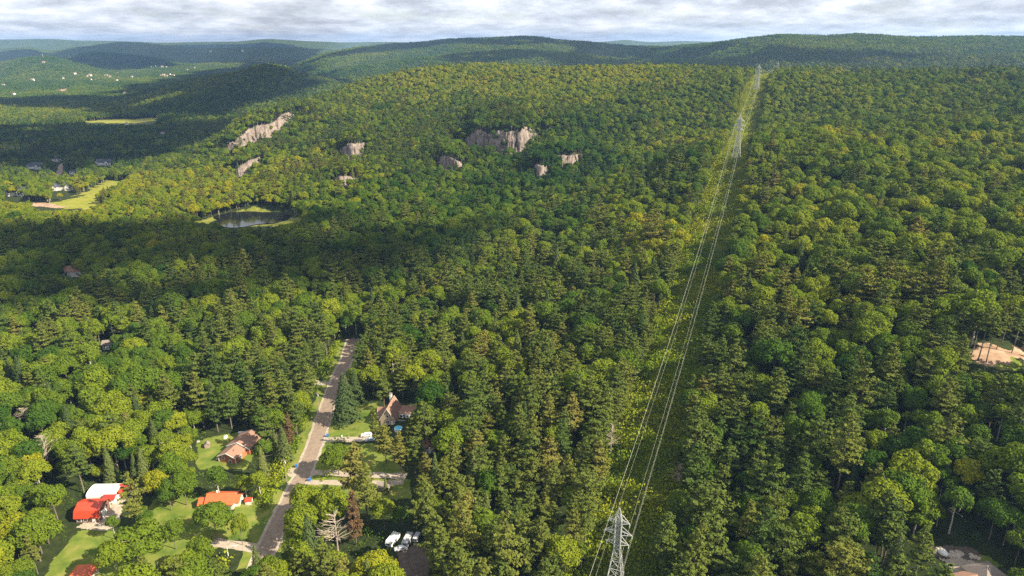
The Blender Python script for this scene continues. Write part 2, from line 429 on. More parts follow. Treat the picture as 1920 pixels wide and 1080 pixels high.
# ---------------------------------------------------------------- cliffs and pond cut into the terrain
CLIFF_DEF = [
    ('pink grey rock wall across the middle of the hill', [(846, 268), (866, 262), (882, 254), (895, 244), (920, 246), (950, 249), (975, 243), (1000, 237), (1010, 244)],
     [(846, 274), (866, 276), (882, 279), (895, 282), (920, 286), (950, 290), (975, 288), (1000, 278), (1010, 270)], 9, 230),
    ('long ragged pink outcrop on the far left nose of the hill', [(423, 276), (436, 266), (450, 256), (475, 239), (495, 234), (512, 229), (530, 214), (556, 207)],
     [(423, 292), (436, 292), (450, 286), (475, 269), (495, 262), (512, 255), (535, 241), (556, 226)], 12, 160),
    ('sloping bare rock slab low on the left nose of the hill', [(432, 318), (450, 308), (470, 300), (498, 291)], [(432, 330), (450, 333), (470, 326), (498, 303)], 26, 90),
    ('small dark streaked cliff left of the middle of the hill', [(634, 284), (645, 276), (656, 268), (672, 266), (687, 270)], [(634, 298), (645, 301), (660, 303), (675, 299), (687, 290)], 8, 120),
    ('broken rock step below and left of the main rock wall', [(814, 301), (826, 289), (842, 292), (856, 300), (868, 306)], [(814, 314), (826, 317), (842, 321), (856, 324), (868, 322)], 8, 90),
    ('shaded rock face right of the ravine on the hill', [(1038, 300), (1052, 292), (1070, 289), (1096, 286)], [(1038, 312), (1055, 316), (1075, 313), (1096, 298)], 9, 120),
    ('narrow dark rock rib in the ravine of the hill', [(1000, 312), (1012, 306), (1026, 312)], [(1000, 338), (1012, 342), (1026, 336)], 12, 80),
    ('low pale scree bank near the foot of the hill', [(620, 334), (640, 329), (660, 331), (676, 334)], [(620, 344), (640, 350), (660, 348), (676, 342)], 14, 60),
]
for (lab, top, bot, run, dec) in CLIFF_DEF:
    pf = np.arange(top[0][0], top[-1][0] + 0.1, 2.0)
    pt = np.interp(pf, [q[0] for q in top], [q[1] for q in top]); pb = np.interp(pf, [q[0] for q in bot], [q[1] for q in bot])
    fx, fy, hh = [], [], []
    for a, t_, b_ in zip(pf, pt, pb):
        gx, gy, gz = ground_hit(a, b_, 1.0)
        _, _, s_ = project(gx, gy, gz)
        p = at_depth(a, t_, s_ + run)
        tt_ = (a - pf[0]) / (pf[-1] - pf[0] + 1e-6); tap = 0.8 + 0.4 * float(vnoise(a / 7.0, t_ / 50, 77))
        fx.append(gx); fy.append(gy); hh.append(tap * max(2.0, p[2] - float(height(p[0], p[1], False))))
    k = np.ones(5) / 5
    sm = lambda q: np.convolve(np.pad(np.array(q), 2, mode='edge'), k, 'valid')
    CLIFFS.append(dict(fx=sm(fx), fy=sm(fy), h=sm(hh), run=float(run), decay=float(dec), label=lab, ext=0.9 if run > 8 else .5))
px_, py_, pz_ = ground_hit(470, 409)
POND = (px_, py_, pz_ - 0.5, 38.0, 30.0)

# ---------------------------------------------------------------- the ground, one sheet out to the horizon
def build_terrain():
    th = np.radians(np.linspace(-58, 58, 1250))
    r = np.concatenate([np.linspace(25, 90, 20)[:-1], np.exp(np.linspace(math.log(90), math.log(15000), 1050))])
    T, RR = np.meshgrid(th, r)
    X = RR * np.sin(T); Y = RR * np.cos(T)
    Z = height(X, Y)
    nr, nc = X.shape
    v = np.stack([X, Y, Z], -1).reshape(-1, 3)
    idx = np.arange(nr * nc).reshape(nr, nc)
    f = np.stack([idx[:-1, :-1], idx[:-1, 1:], idx[1:, 1:], idx[1:, :-1]], -1).reshape(-1, 4)
    # the strip behind the camera
    me = mesh_np('terrain', v, f[:, ::-1].copy(), GROUND, True)
    return link('terrain', me), th, r, Z
terrain, TH, RADII, TZ = build_terrain()
setp(terrain, 'rolling forested ground of valley and hills out to the horizon', 'terrain', kind='structure')
def hz(x, y):
    """height of the ground mesh itself, read bilinearly off its own grid"""
    x = np.asarray(x, float); y = np.asarray(y, float)
    t = np.arctan2(x, y); d = np.hypot(x, y)
    ti = np.clip(np.interp(t, TH, np.arange(len(TH))), 0, len(TH) - 1.001); ri = np.clip(np.interp(d, RADII, np.arange(len(RADII))), 0, len(RADII) - 1.001)
    a = ti.astype(int); b = ri.astype(int); fa = ti - a; fb = ri - b
    return TZ[b, a] * (1 - fa) * (1 - fb) + TZ[b, a + 1] * fa * (1 - fb) + TZ[b + 1, a] * (1 - fa) * fb + TZ[b + 1, a + 1] * fa * fb
def hit(px, py, s0=60, s1=9000):
    s = np.exp(np.linspace(math.log(s0), math.log(s1), 2500))
    x, y, z = at_depth(px, py, s)
    d = z - hz(x, y)
    i = int(np.argmax(d < 0)) if (d < 0).any() else len(s) - 1
    f = d[i - 1] / (d[i - 1] - d[i]) if i > 0 and d[i - 1] != d[i] else 0
    sv = s[i - 1] + (s[i] - s[i - 1]) * f if i > 0 else s[0]
    p = at_depth(px, py, sv)
    return float(p[0]), float(p[1]), float(hz(p[0], p[1]))

def build_cliffs():
    for c in CLIFFS:
        lab = c['label']
        n = max(12, int(np.hypot(np.diff(c['fx']), np.diff(c['fy'])).sum() / 1.3))
        t = np.linspace(0, 1, n); q = np.linspace(0, 1, len(c['fx']))
        fx = np.interp(t, q, c['fx']); fy = np.interp(t, q, c['fy'])
        d = np.hypot(fx, fy); ux, uy = fx / d, fy / d
        run = c['run']; hgt = np.interp(t, q, c['h']).max()
        m = max(8, int(math.hypot(hgt, run) / 1.3))
        rows = []
        for k, nn_ in enumerate(np.concatenate([[-3.0], np.linspace(0, run + 3, m), [run + 8.0]])):
            X = fx + ux * nn_; Y = fy + uy * nn_
            Z = hz(X, Y)
            jag = 0.0 if k in (0, m + 1) else 1.0
            edge = np.minimum(1, np.minimum(t, 1 - t) * 8)
            a = np.arange(n)
            col = np.abs(fbm(a * 1.3 + 2 * vnoise(Z * .2, a * 0, 6), Z * 0.10, 9.0, 3, 31))        # clefts run down the face
            cleft = np.clip(col / 0.16, 0, 1) ** .6
            ledge = np.floor(vnoise(a * 0.10, Z * 0.16 + 3, 33) * 5) / 5
            dispn = (cleft * 3.6 + ledge * 3.0 + fbm(a * 1.3 + 5, Z * 1.2 + k, 3.0, 3, 9) * .8 - 2.0) * jag * edge
            rows.append(np.stack([X - ux * dispn, Y - uy * dispn, Z + (-2.5 if jag == 0 else 0.9) + 0.8 * jag * vnoise(a * 0.5, Z * .5 + k, 4)], -1))
        V = np.array(rows); nr, nc = V.shape[:2]
        idx = np.arange(nr * nc).reshape(nr, nc)
        F = np.stack([idx[:-1, :-1], idx[:-1, 1:], idx[1:, 1:], idx[1:, :-1]], -1)
        ii, kk = np.meshgrid(np.arange(nc - 1) / (nc - 1), np.arange(nr - 1) / (nr - 1))
        rim = np.minimum(np.minimum(ii, 1 - ii) * 4.0, np.minimum(kk * 2.2 + .25, 1))
        F = F[(rim + fbm(V[:-1, :-1, 0], V[:-1, :-1, 1] + V[:-1, :-1, 2] * 3, 11, 3, 63) * .9) > .30]
        o = link('cliff', mesh_np('cliff', V.reshape(-1, 3), F, ROCK))
        setp(o, lab, 'cliff', group='rock faces on the forested hill', kind='structure')
build_cliffs()

# ---------------------------------------------------------------- sheets laid on the ground: lawns, road, drives
def in_poly(px, py, poly):
    px = np.asarray(px, float); py = np.asarray(py, float)
    ins = np.zeros(px.shape, bool); n = len(poly)
    for i in range(n):
        x1, y1 = poly[i]; x2, y2 = poly[(i + 1) % n]
        c = ((y1 > py) != (y2 > py)) & (px < (x2 - x1) * (py - y1) / ((y2 - y1) if y2 != y1 else 1e-9) + x1)
        ins ^= c
    return ins
def world_poly(pp): return [hit(a, b)[:2] for a, b in pp]
OPEN = []          # (world polygon, margin) kept free of tree trunks
def sheet(name, pp, m, lift, step, label, cat, wob=0.6, world=False, keep=True):
    P = pp if world else world_poly(pp)
    xs = [q[0] for q in P]; ys = [q[1] for q in P]
    # densify and roughen the outline, then fill by grid cells
    X, Y = np.meshgrid(np.arange(min(xs) - 2, max(xs) + 2 + step, step), np.arange(min(ys) - 2, max(ys) + 2 + step, step))
    cx = X[:-1, :-1] + step / 2; cy = Y[:-1, :-1] + step / 2
    wx = cx + fbm(cx, cy, 6 * step, 3, 41) * wob * 2; wy = cy + fbm(cx, cy, 6 * step, 3, 43) * wob * 2
    ok = in_poly(wx, wy, P)
    idx = np.arange(X.size).reshape(X.shape)
    f = np.stack([idx[:-1, :-1], idx[:-1, 1:], idx[1:, 1:], idx[1:, :-1]], -1)[ok]
    used, inv = np.unique(f, return_inverse=True)
    vx = X.ravel()[used]; vy = Y.ravel()[used]
    o = link(name, mesh_np(name, np.stack([vx, vy, hz(vx, vy) + lift], -1), inv.reshape(-1, 4), m, True))
    setp(o, label, cat, kind='structure')
    if keep: OPEN.append(P)
    return o
def strip(name, pts, width, m, lift, label, cat, world=False, step=1.5, wob=0.15):
    P = np.array(pts if world else world_poly(pts), float)
    seg = np.hypot(*np.diff(P, axis=0).T); cum = np.concatenate([[0], np.cumsum(seg)])
    t = np.arange(0, cum[-1], step)
    x = np.interp(t, cum, P[:, 0]); y = np.interp(t, cum, P[:, 1])
    if len(t) > 12:
        k = np.hanning(9); k /= k.sum()
        x = np.convolve(np.pad(x, 4, mode='edge'), k, 'valid'); y = np.convolve(np.pad(y, 4, mode='edge'), k, 'valid')
    dx = np.gradient(x); dy = np.gradient(y); L = np.hypot(dx, dy); nx, ny = -dy / L, dx / L
    w = width(t / cum[-1]) if callable(width) else width * np.ones_like(t)
    cols = np.linspace(-0.5, 0.5, 7); V = []
    for c in cols:
        e_ = (vnoise(t * 0.4, t * 0 + c * 9, 5) - 0.5) * wob * 2 * (abs(c) == 0.5)
        X = x + nx * w * c + nx * e_; Y = y + ny * w * c + ny * e_
        V.append(np.stack([X, Y, hz(X, Y) + lift + 0.05 * (0.25 - c * c)], -1))
    V = np.array(V); idx = np.arange(V.shape[0] * V.shape[1]).reshape(V.shape[:2])
    F = np.stack([idx[:-1, :-1], idx[:-1, 1:], idx[1:, 1:], idx[1:, :-1]], -1).reshape(-1, 4)
    o = link(name, mesh_np(name, V.reshape(-1, 3), F[:, ::-1].copy(), m, True)); setp(o, label, cat, kind='structure')
    a = np.stack([x + nx * w * 0.5, y + ny * w * 0.5], -1); b = np.stack([x - nx * w * 0.5, y - ny * w * 0.5], -1)[::-1]
    OPEN.append([tuple(q) for q in np.concatenate([a, b])[::2]])
    return o
road_px = [(663, 634), (657, 652), (650, 675), (637, 700), (625, 730), (610, 775), (592, 830), (570, 885), (545, 935), (520, 985), (495, 1040), (480, 1078)]
strip('verge', road_px, 16.0, GRASS, 0.03, 'grassy verges along both sides of the road', 'verge', wob=2.5)
strip('road_shoulder', road_px, 8.8, GRAVEL, 0.055, 'pale gravel shoulders of the straight country road', 'road shoulder', wob=0.5)
strip('road', road_px, 6.4, ASPHALT, 0.08, 'straight worn brownish asphalt country road', 'road')
def drive(pts, w, label): return strip('driveway', pts, w, GRAVEL, 0.07, label, 'driveway', wob=0.5)
drive([(588, 826), (615, 824), (650, 824), (690, 822), (706, 815)], 4.2, 'pale gravel driveway leading to the steep roofed cottage')
drive([(578, 886), (610, 886), (660, 889), (720, 892), (770, 893)], 3.6, 'upper of two parallel gravel drives below the cottage lawn')
drive([(565, 905), (600, 904), (660, 905), (720, 907), (765, 903)], 3.2, 'lower of two parallel gravel drives below the cottage lawn')
drive([(632, 716), (610, 720), (588, 718), (580, 712)], 5.0, 'short gravel turnout on the left of the road')
drive([(556, 893), (545, 885), (552, 876)], 4.0, 'stub of gravel drive with a blue bin left of the road')
drive([(395, 1015), (425, 1020), (470, 1026), (510, 1030)], 4.5, 'gravel lane crossing between trees near the bottom of the photo')
drive([(205, 985), (212, 960), (228, 940), (246, 925)], 6.0, 'gravel drive curving up past the red roofed barn')
sheet('lawn', [(617, 822), (622, 795), (640, 765), (655, 760), (705, 755), (712, 800), (700, 822)], GRASS, 0.04, 0.6, 'mown lawn between the road and the steep roofed cottage', 'lawn')
sheet('lawn', [(590, 884), (606, 832), (705, 832), (732, 848), (760, 888)], GRASS, 0.04, 0.6, 'mown lawn between the two driveways right of the road', 'lawn')
sheet('lawn', [(575, 925), (590, 893), (770, 899), (770, 935), (700, 935)], GRASS, 0.04, 0.6, 'strip of grass below the lower driveways', 'lawn')
sheet('lawn', [(368, 830), (400, 818), (470, 806), (490, 815), (480, 850), (460, 880), (410, 880), (372, 880)], GRASS, 0.04, 0.6, 'lawn around the brown brick house', 'lawn')
sheet('lawn', [(445, 940), (480, 940), (520, 975), (500, 1015), (450, 1010), (440, 960)], GRASS, 0.04, 0.6, 'bright lawn between the orange roofed house and the road', 'lawn')
sheet('lawn', [(85, 1085), (100, 1050), (148, 994), (205, 994), (235, 1010), (330, 1020), (390, 1040), (330, 1085)], GRASS, 0.04, 0.6, 'open lawn below the red roofed barn', 'lawn')
sheet('yard', [(140, 990), (165, 975), (205, 945), (222, 950), (215, 985), (200, 994)], GRAVEL, 0.06, 0.5, 'pale gravel yard in front of the red roofed barn', 'yard')
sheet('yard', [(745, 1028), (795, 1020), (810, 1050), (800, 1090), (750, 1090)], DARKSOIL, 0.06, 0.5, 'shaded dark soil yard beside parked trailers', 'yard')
sheet('bare_ground', [(1816, 656), (1850, 648), (1880, 653), (1925, 649), (1960, 655), (1950, 668), (1880, 680), (1845, 682), (1818, 668)], DIRT, 0.05, 0.6, 'pinkish bare soil clearing among pines at the right edge', 'bare ground', wob=2.2)
sheet('lawn', [(1850, 684), (1890, 670), (1960, 664), (1960, 700), (1880, 696)], GRASS, 0.04, 0.6, 'grass strip below the bare soil clearing at the right edge', 'lawn')
sheet('patio', [(1760, 1046), (1800, 1046), (1850, 1058), (1850, 1085), (1800, 1085)], GRAVEL, 0.06, 0.5, 'pale stone terrace beside the house in the lower right corner', 'patio')
sheet('lawn', [(1832, 1044), (1855, 1044), (1880, 1062), (1852, 1072), (1834, 1066)], GRASS, 0.09, 0.4, 'small bright green lawn beside the terrace in the lower right corner', 'lawn')
sheet('rock_bed', [(1745, 1022), (1790, 1022), (1850, 1040), (1850, 1062), (1790, 1050), (1745, 1040)], DARKSOIL, 0.04, 0.5, 'planted soil bank of the rock garden above the terrace', 'rock bed')
sheet('meadow', [(75, 385), (140, 372), (175, 352), (205, 338), (245, 340), (225, 362), (190, 372), (165, 392), (110, 392)], MEADOW, 0.15, 1.5, 'bright yellow green meadow near the white valley houses', 'meadow', wob=6)
sheet('meadow', [(158, 227), (230, 223), (300, 220), (292, 226), (215, 231), (160, 230)], MEADOW, 0.3, 4, 'pale yellow field in the valley beyond the dark ridge', 'meadow', wob=9)
sheet('valley_lane', [(40, 380), (80, 380), (130, 388), (110, 391), (60, 386)], DIRT, 0.2, 1.5, 'bare tan lane beside the valley meadow', 'lane', wob=2)
sheet('valley_lane', [(101, 328), (113, 306), (121, 306), (120, 320), (112, 329)], ASPHALT, 0.2, 1.5, 'grey lane running up between the white valley houses', 'lane', wob=2)
MARSH = simple('marsh_grass', [(0.3, (0.06, 0.075, 0.018)), (0.5, (0.15, 0.16, 0.022)), (0.7, (0.24, 0.21, 0.07))], 0.16, 0.95, 8, spec=0.1)
sheet('marsh', [(352, 417), (405, 406), (440, 397), (470, 388), (495, 390), (530, 402), (574, 415), (540, 423), (430, 424)], MARSH, 0.08, 1.2, 'yellow green marsh around the pond', 'marsh', wob=3)
sheet('quarry', [(92, 172), (120, 166), (140, 166), (135, 178), (118, 178)], DIRT, 0.5, 5, 'pale bare gravel pit in the far valley', 'quarry', wob=10)
sheet('lawn', [(290, 935), (370, 925), (380, 960), (445, 960), (450, 1010), (400, 1030), (330, 1030), (250, 1000)], GRASS, 0.035, 0.6, 'tree dotted grass around the orange roofed house', 'lawn', keep=False)
def cut_strip():
    pts = [LINE_[0]] + LINE_[1:]
    strip('cleared_strip', pts, lambda t: np.interp(t, [0, .15, .3], [28, 30, 40]), SCRUB, 0.05, 'straight scrubby strip cleared for the power line up the hill', 'clearing', world=True, step=3, wob=2)
LINE_ = [(-10.0, 61.0), T1, T2, T3, T4, (690.0, 1800.0)]
SCRUB = simple('scrub_grass', [(0.3, (0.035, 0.06, 0.010)), (0.55, (0.075, 0.105, 0.012)), (0.75, (0.13, 0.145, 0.02))], 0.25, 0.95, 8, spec=0.1)
cut_strip(); OPEN.pop()
OPEN.append([(POND[0] + POND[3] * 1.15 * math.cos(a), POND[1] + POND[4] * 1.2 * math.sin(a)) for a in np.linspace(0, 6.2, 24)])

def build_pond():
    m, n, l, b = mat('pond_water')
    b.inputs['Base Color'].default_value = (0.012, 0.014, 0.012, 1); b.inputs['Roughness'].default_value = 0.08
    bp = n.new('ShaderNodeBump'); bp.inputs['Strength'].default_value = 0.25; bp.inputs['Distance'].default_value = 0.1
    l.new(noise_node(n, l, 0.6, 3), bp.inputs['Height']); l.new(bp.outputs[0], b.inputs['Normal'])
    n_ = 60; vs = [(POND[0], POND[1], POND[2])]
    for k in range(n_):
        a = 2 * math.pi * k / n_; q = 1.12 + 0.16 * math.sin(3 * a + 1) + 0.08 * math.sin(7 * a)
        vs.append((POND[0] + POND[3] * q * math.cos(a), POND[1] + POND[4] * q * math.sin(a), POND[2] + 0.35))
    vs[0] = (POND[0], POND[1], POND[2] + 0.35)
    o = link('pond_water', mesh_np('pond_water', vs, [(0, 1 + k, 1 + (k + 1) % n_) for k in range(n_)], m))
    setp(o, 'small dark pond reflecting the pale sky at the foot of the hill', 'pond', kind='structure')
build_pond()

# ---------------------------------------------------------------- tree shapes
def quads(c, nrm, size, el=1.0, g=rng):
    """one leaf spray per centre: a bent four-sided flake facing nrm"""
    n = len(c); nrm = nrm / np.maximum(np.linalg.norm(nrm, axis=1, keepdims=True), 1e-6)
    rnd = g.normal(size=(n, 3)); t = np.cross(nrm, rnd); t /= np.maximum(np.linalg.norm(t, axis=1, keepdims=True), 1e-6)
    b = np.cross(nrm, t); s = (np.asarray(size) * np.ones(n))[:, None] / 2
    v = np.stack([c - t * s * el, c - b * s * g.uniform(.6, 1.1, (n, 1)), c + t * s * el, c + b * s * g.uniform(.6, 1.1, (n, 1))], 1)
    v += g.normal(size=v.shape) * s[:, None] * 0.18
    return v.reshape(-1, 3), np.arange(n * 4).reshape(n, 4)
def rand_dir(n, g):
    d = g.normal(size=(n, 3)); return d / np.linalg.norm(d, axis=1, keepdims=True)
def broad_crown(seed, H=16.0, rad=5.0, rz=4.6, nb=17, per=260, br=(1.4, 2.6), size=(0.36, 0.78), zlow=-0.35):
    g = np.random.default_rng(seed); C_, N_ = [], []
    cz = H - rz - 0.6
    pts = []
    for _ in range(400):
        if len(pts) >= nb: break
        d = rand_dir(1, g)[0]
        if d[2] < zlow: continue
        rr = g.uniform(0.55, 0.78) * np.array([rad, rad, rz]) * g.uniform(.85, 1.1)
        p = d * rr
        if all(np.linalg.norm(p - q) > 1.45 for q in pts): pts.append(p)
    pts.append(np.array([0, 0, rz * 0.45]))
    for p in pts:
        r = g.uniform(*br); m_ = int(per * (r / 2.0) ** 2)
        d = rand_dir(m_ * 2, g); out = p / (np.linalg.norm(p) + 1e-6)
        d = d[(d @ (out * 0.6 + np.array([0, 0, 0.5])) > -0.25)][:m_]
        rr = r * g.uniform(0.72, 1.06, (len(d), 1))
        C_.append(p + d * rr * np.array([1, 1, 0.85]) + np.array([0, 0, cz])); N_.append(d + g.normal(size=d.shape) * 0.42 + np.array([0, 0, .25]))
    c = np.concatenate(C_); nn_ = np.concatenate(N_)
    return quads(c, nn_, g.uniform(*size, len(c)), g=g)
def pine_crown(seed, H=21.0, rad=4.6, low=0.34, whorls=10, arms=5, per=58, top_r=0.7, flat=False):
    g = np.random.default_rng(seed); C_, N_ = [], []
    zs = np.linspace(low * H, H * 0.965, whorls)
    for k, z in enumerate(zs):
        f = (z - low * H) / (H * (1 - low))
        r0 = (rad * (1 - f ** 1.5) + top_r) * (0.75 + 0.25 * min(1, f * 5))
        if flat: r0 = rad * (0.6 + 0.6 * math.sin(math.pi * min(1, f * 0.85 + 0.15)))
        a0 = g.uniform(0, 6.28); na = arms if f < .8 else arms - 1
        for j in range(na):
            a = a0 + 2 * math.pi * j / na + g.normal() * 0.3; r = r0 * g.uniform(0.55, 1.22); z = zs[k] + g.normal() * 0.55
            m_ = int(per * (0.35 + r / rad)); t = g.uniform(0.18, 1.0, m_) ** 0.8
            side = g.normal(size=m_) * (0.14 + 0.30 * t * (1.15 - t) * 2.2) * min(1.6, 0.5 + r * 0.25)
            rise = 0.10 * r * t ** 1.6 + (0.12 if f < .6 else 0.35) * r * t
            d = np.array([math.cos(a), math.sin(a)]); p = np.array([-d[1], d[0]])
            C_.append(np.stack([d[0] * r * t + p[0] * side, d[1] * r * t + p[1] * side, z + rise + g.normal(size=m_) * 0.11 - abs(side) * 0.15], 1))
            N_.append(np.stack([d[0] * .35 * np.ones(m_), d[1] * .35 * np.ones(m_), np.ones(m_)], 1) + g.normal(size=(m_, 3)) * 0.45)
    m_ = 40; C_.append(np.stack([g.normal(size=m_) * .35, g.normal(size=m_) * .35, g.uniform(H * .93, H * 1.01, m_)], 1)); N_.append(rand_dir(m_, g) + np.array([0, 0, .5]))
    c = np.concatenate(C_); nn_ = np.concatenate(N_)
    return quads(c, nn_, g.uniform(0.34, 0.70, len(c)), 1.3, g=g)
def spruce_crown(seed, H=18.0, rad=3.0, low=0.08, n=2600):
    g = np.random.default_rng(seed)
    f = 1 - np.sqrt(g.uniform(0, 1, n)); z = low * H + f * H * (1 - low)
    f = np.clip(f, 0, 1); layers = 17
    ph = (f * layers) % 1.0
    a = g.uniform(0, 2 * math.pi, n); lob = 1 + 0.16 * np.sin(a * 5 + np.floor(f * layers) * 2.1) + 0.1 * np.sin(a * 3 + seed)
    r = (rad * (1 - f) ** 0.9 + 0.12) * (1.08 - 0.38 * ph) * lob * g.uniform(0.78, 1.03, n)
    c = np.stack([np.cos(a) * r, np.sin(a) * r, z - 0.1 * r], 1)
    nn_ = np.stack([np.cos(a), np.sin(a), 0.9 * np.ones(n)], 1) + g.normal(size=(n, 3)) * 0.35
    return quads(c, nn_, g.uniform(0.38, 0.7, n), 1.15, g=g)
def trunk_mb(H, r0, limbs, seed, top=0.8):
    g = np.random.default_rng(seed); mb = MB(); p = Vector((0, 0, -0.6)); k = 6
    lean = Vector((g.normal() * 0.02, g.normal() * 0.02, 1))
    for i in range(k):
        q = p + lean * (H * top + 0.6) / k + Vector((g.normal() * .08, g.normal() * .08, 0))
        mb.bar(p, q, r0 * (1 - i / k * 0.8), r0 * (1 - (i + 1) / k * 0.8), 6); p = q
    for i in range(limbs):
        z = H * g.uniform(0.35, top); a = g.uniform(0, 6.28); L = H * g.uniform(0.12, 0.24)
        mb.bar((0, 0, z), (math.cos(a) * L, math.sin(a) * L, z + L * g.uniform(.3, .8)), r0 * .3, r0 * .08, 4)
    return mb
def dead_mb(H, r0, seed, n=46, spread=0.22):
    g = np.random.default_rng(seed); mb = trunk_mb(H, r0, 0, seed, 0.97)
    for i in range(n):
        z = H * g.uniform(0.3, 0.95); a = g.uniform(0, 6.28); L = H * spread * g.uniform(.5, 1.2) * (1.15 - z / H) * 1.5
        d = Vector((math.cos(a), math.sin(a), g.uniform(0.1, .7))); p = Vector((0, 0, z)); q = p + d * L
        mb.bar(p, q, r0 * .34, r0 * .12, 4)
        for _ in range(3):
            f = g.uniform(.4, 1); s_ = p + (q - p) * f; b = g.uniform(-1.0, 1.0)
            dd = Vector((math.cos(a + b), math.sin(a + b), g.uniform(0, .7)))
            mb.bar(s_, s_ + dd * L * .45, r0 * .16, r0 * .06, 3)
    return mb

PROTO = {}
def mk(name, crown, mt, tr, bark=None):
    cm = mesh_np('crown', *crown, mt)
    tr_o = tr.build('trunk', bark or BARK); tm = tr_o.data; bpy.data.objects.remove(tr_o)
    PROTO[name] = (cm, tm)
BROAD, PINE, SPR = [], [], []
for i, kw in enumerate([dict(), dict(rad=4.4, rz=5.2, H=17), dict(rad=5.8, rz=4.2, H=15, nb=22), dict(rad=4.0, rz=4.4, H=14, nb=12), dict(rad=5.2, rz=5.0, nb=20, br=(1.2, 2.2)), dict(rad=3.4, rz=5.2, H=16, nb=12, br=(1.2, 1.9))]):
    mk('b%d' % i, broad_crown(100 + i, **kw), LEAF, trunk_mb(kw.get('H', 16), 0.26, 7, i), PALEBARK if i in (5, 3) else BARK); BROAD.append('b%d' % i)
for i, kw in enumerate([dict(), dict(rad=4.0, H=22), dict(rad=5.0, H=20, whorls=9, arms=6), dict(rad=4.2, H=23, low=.42), dict(rad=4.6, H=19, low=.38, whorls=8, arms=6, flat=True), dict(rad=3.4, H=18, whorls=12)]):
    mk('p%d' % i, pine_crown(200 + i, **kw), NEEDLE, trunk_mb(kw.get('H', 21), 0.28, 0, 30 + i, .93)); PINE.append('p%d' % i)
for i, kw in enumerate([dict(), dict(rad=2.3, H=17), dict(rad=3.8, H=19)]):
    mk('s%d' % i, spruce_crown(300 + i, **kw), SPRUCE, trunk_mb(kw.get('H', 18), 0.24, 0, 60 + i, .9)); SPR.append('s%d' % i)
VAR = BROAD + PINE + SPR
V_H = [16, 17, 15, 14, 16, 16, 21, 22, 20, 23, 19, 18, 18, 17, 19]
V_R = [5, 4.4, 5.8, 4, 5.2, 3.6, 4, 3.4, 4.6, 3.7, 4.6, 3, 3, 2.3, 3.8]
NB, NP = len(BROAD), len(PINE)

# ---------------------------------------------------------------- power line route
LINE = [(-130.0, -255.0), T1, T2, T3, T4, (690.0, 1800.0)]
def line_dist(x, y):
    best = np.full(np.shape(x), 1e9); side = np.zeros(np.shape(x))
    for (ax, ay), (bx, by) in zip(LINE[:-1], LINE[1:]):
        dx, dy = bx - ax, by - ay; L2 = dx * dx + dy * dy
        t = np.clip(((x - ax) * dx + (y - ay) * dy) / L2, 0, 1)
        d = np.hypot(x - ax - t * dx, y - ay - t * dy); sg = np.sign((x - ax) * dy - (y - ay) * dx)
        side = np.where(d < best, sg, side); best = np.minimum(best, d)
    return best, side

# parts of the view where nothing tall stands between the camera and the open ground or building
CLEAR = [
    [(664, 636), (672, 650), (658, 700), (642, 730), (612, 800), (604, 828), (585, 880), (560, 920), (545, 945), (525, 985), (512, 985), (530, 930), (545, 900), (560, 862), (590, 795), (606, 755), (603, 724), (588, 716), (612, 712), (630, 690), (648, 650)],
    [(622, 792), (650, 770), (703, 757), (706, 745), (775, 745), (778, 798), (745, 800), (705, 800), (700, 828), (612, 826), (616, 815)],
    [(604, 834), (700, 834), (725, 850), (752, 886), (765, 900), (765, 912), (730, 925), (585, 912), (588, 884)],
    [(370, 832), (400, 818), (470, 804), (486, 812), (478, 845), (455, 874), (400, 862), (380, 875), (372, 872)],
    [(138, 908), (160, 908), (250, 902), (256, 930), (235, 958), (218, 985), (205, 1000), (198, 1085), (90, 1085), (110, 1050), (150, 990)],
    [(378, 926), (415, 918), (446, 930), (446, 945), (480, 938), (500, 962), (500, 990), (452, 990), (444, 946), (378, 947)],
    [(352, 416), (430, 398), (475, 386), (500, 388), (540, 402), (572, 414), (500, 424), (420, 424), (400, 416)],
    [(724, 992), (795, 990), (800, 1020), (795, 1085), (757, 1085), (757, 1045), (724, 1030)],
    [(1814, 652), (1925, 645), (1925, 692), (1850, 690), (1822, 676)],
    [(1745, 1020), (1840, 1030), (1880, 1060), (1925, 1066), (1925, 1085), (1800, 1085), (1760, 1050)],
    [(55, 378), (110, 374), (140, 366), (175, 348), (205, 336), (245, 340), (225, 366), (190, 376), (165, 392), (60, 392)],
    [(158, 224), (300, 217), (290, 232), (160, 232)],
    [(1142, 950), (1180, 950), (1190, 1085), (1135, 1085)],
    [(1380, 214), (1402, 214), (1400, 304), (1372, 306)], [(1412, 122), (1440, 122), (1436, 168), (1410, 170)],
    [(8, 352), (48, 352), (48, 374), (8, 374)], [(98, 346), (138, 346), (138, 360), (98, 360)], [(50, 308), (78, 308), (78, 319), (50, 319)], [(180, 300), (208, 300), (208, 312), (180, 312)],
    [(128, 318), (142, 318), (142, 330), (128, 330)], [(94, 296), (108, 296), (108, 306), (94, 306)], [(100, 304), (124, 304), (118, 326), (100, 326)],
    [(118, 508), (152, 508), (152, 522), (118, 522)], [(190, 640), (212, 640), (212, 656), (190, 656)], [(797, 822), (814, 822), (814, 848), (797, 848)], [(296, 246), (312, 246), (312, 253), (296, 253)],
    [(405, 1010), (440, 1012), (436, 1044), (405, 1040)], [(704, 908), (735, 908), (735, 924), (704, 924)], [(366, 940), (300, 948), (320, 965), (366, 955)],
    [(92, 166), (138, 166), (138, 180), (92, 178)],
]
CLIFFY = set()
for (lab, top, bot, run, dec) in CLIFF_DEF:
    cx_ = sum(q[0] for q in top) / len(top); CLIFFY.add(len(CLEAR))
    CLEAR.append([(cx_ + (a - cx_) * .9, b + 2) for a, b in top] + [(cx_ + (a - cx_) * .9, b - 4) for a, b in bot[::-1]])
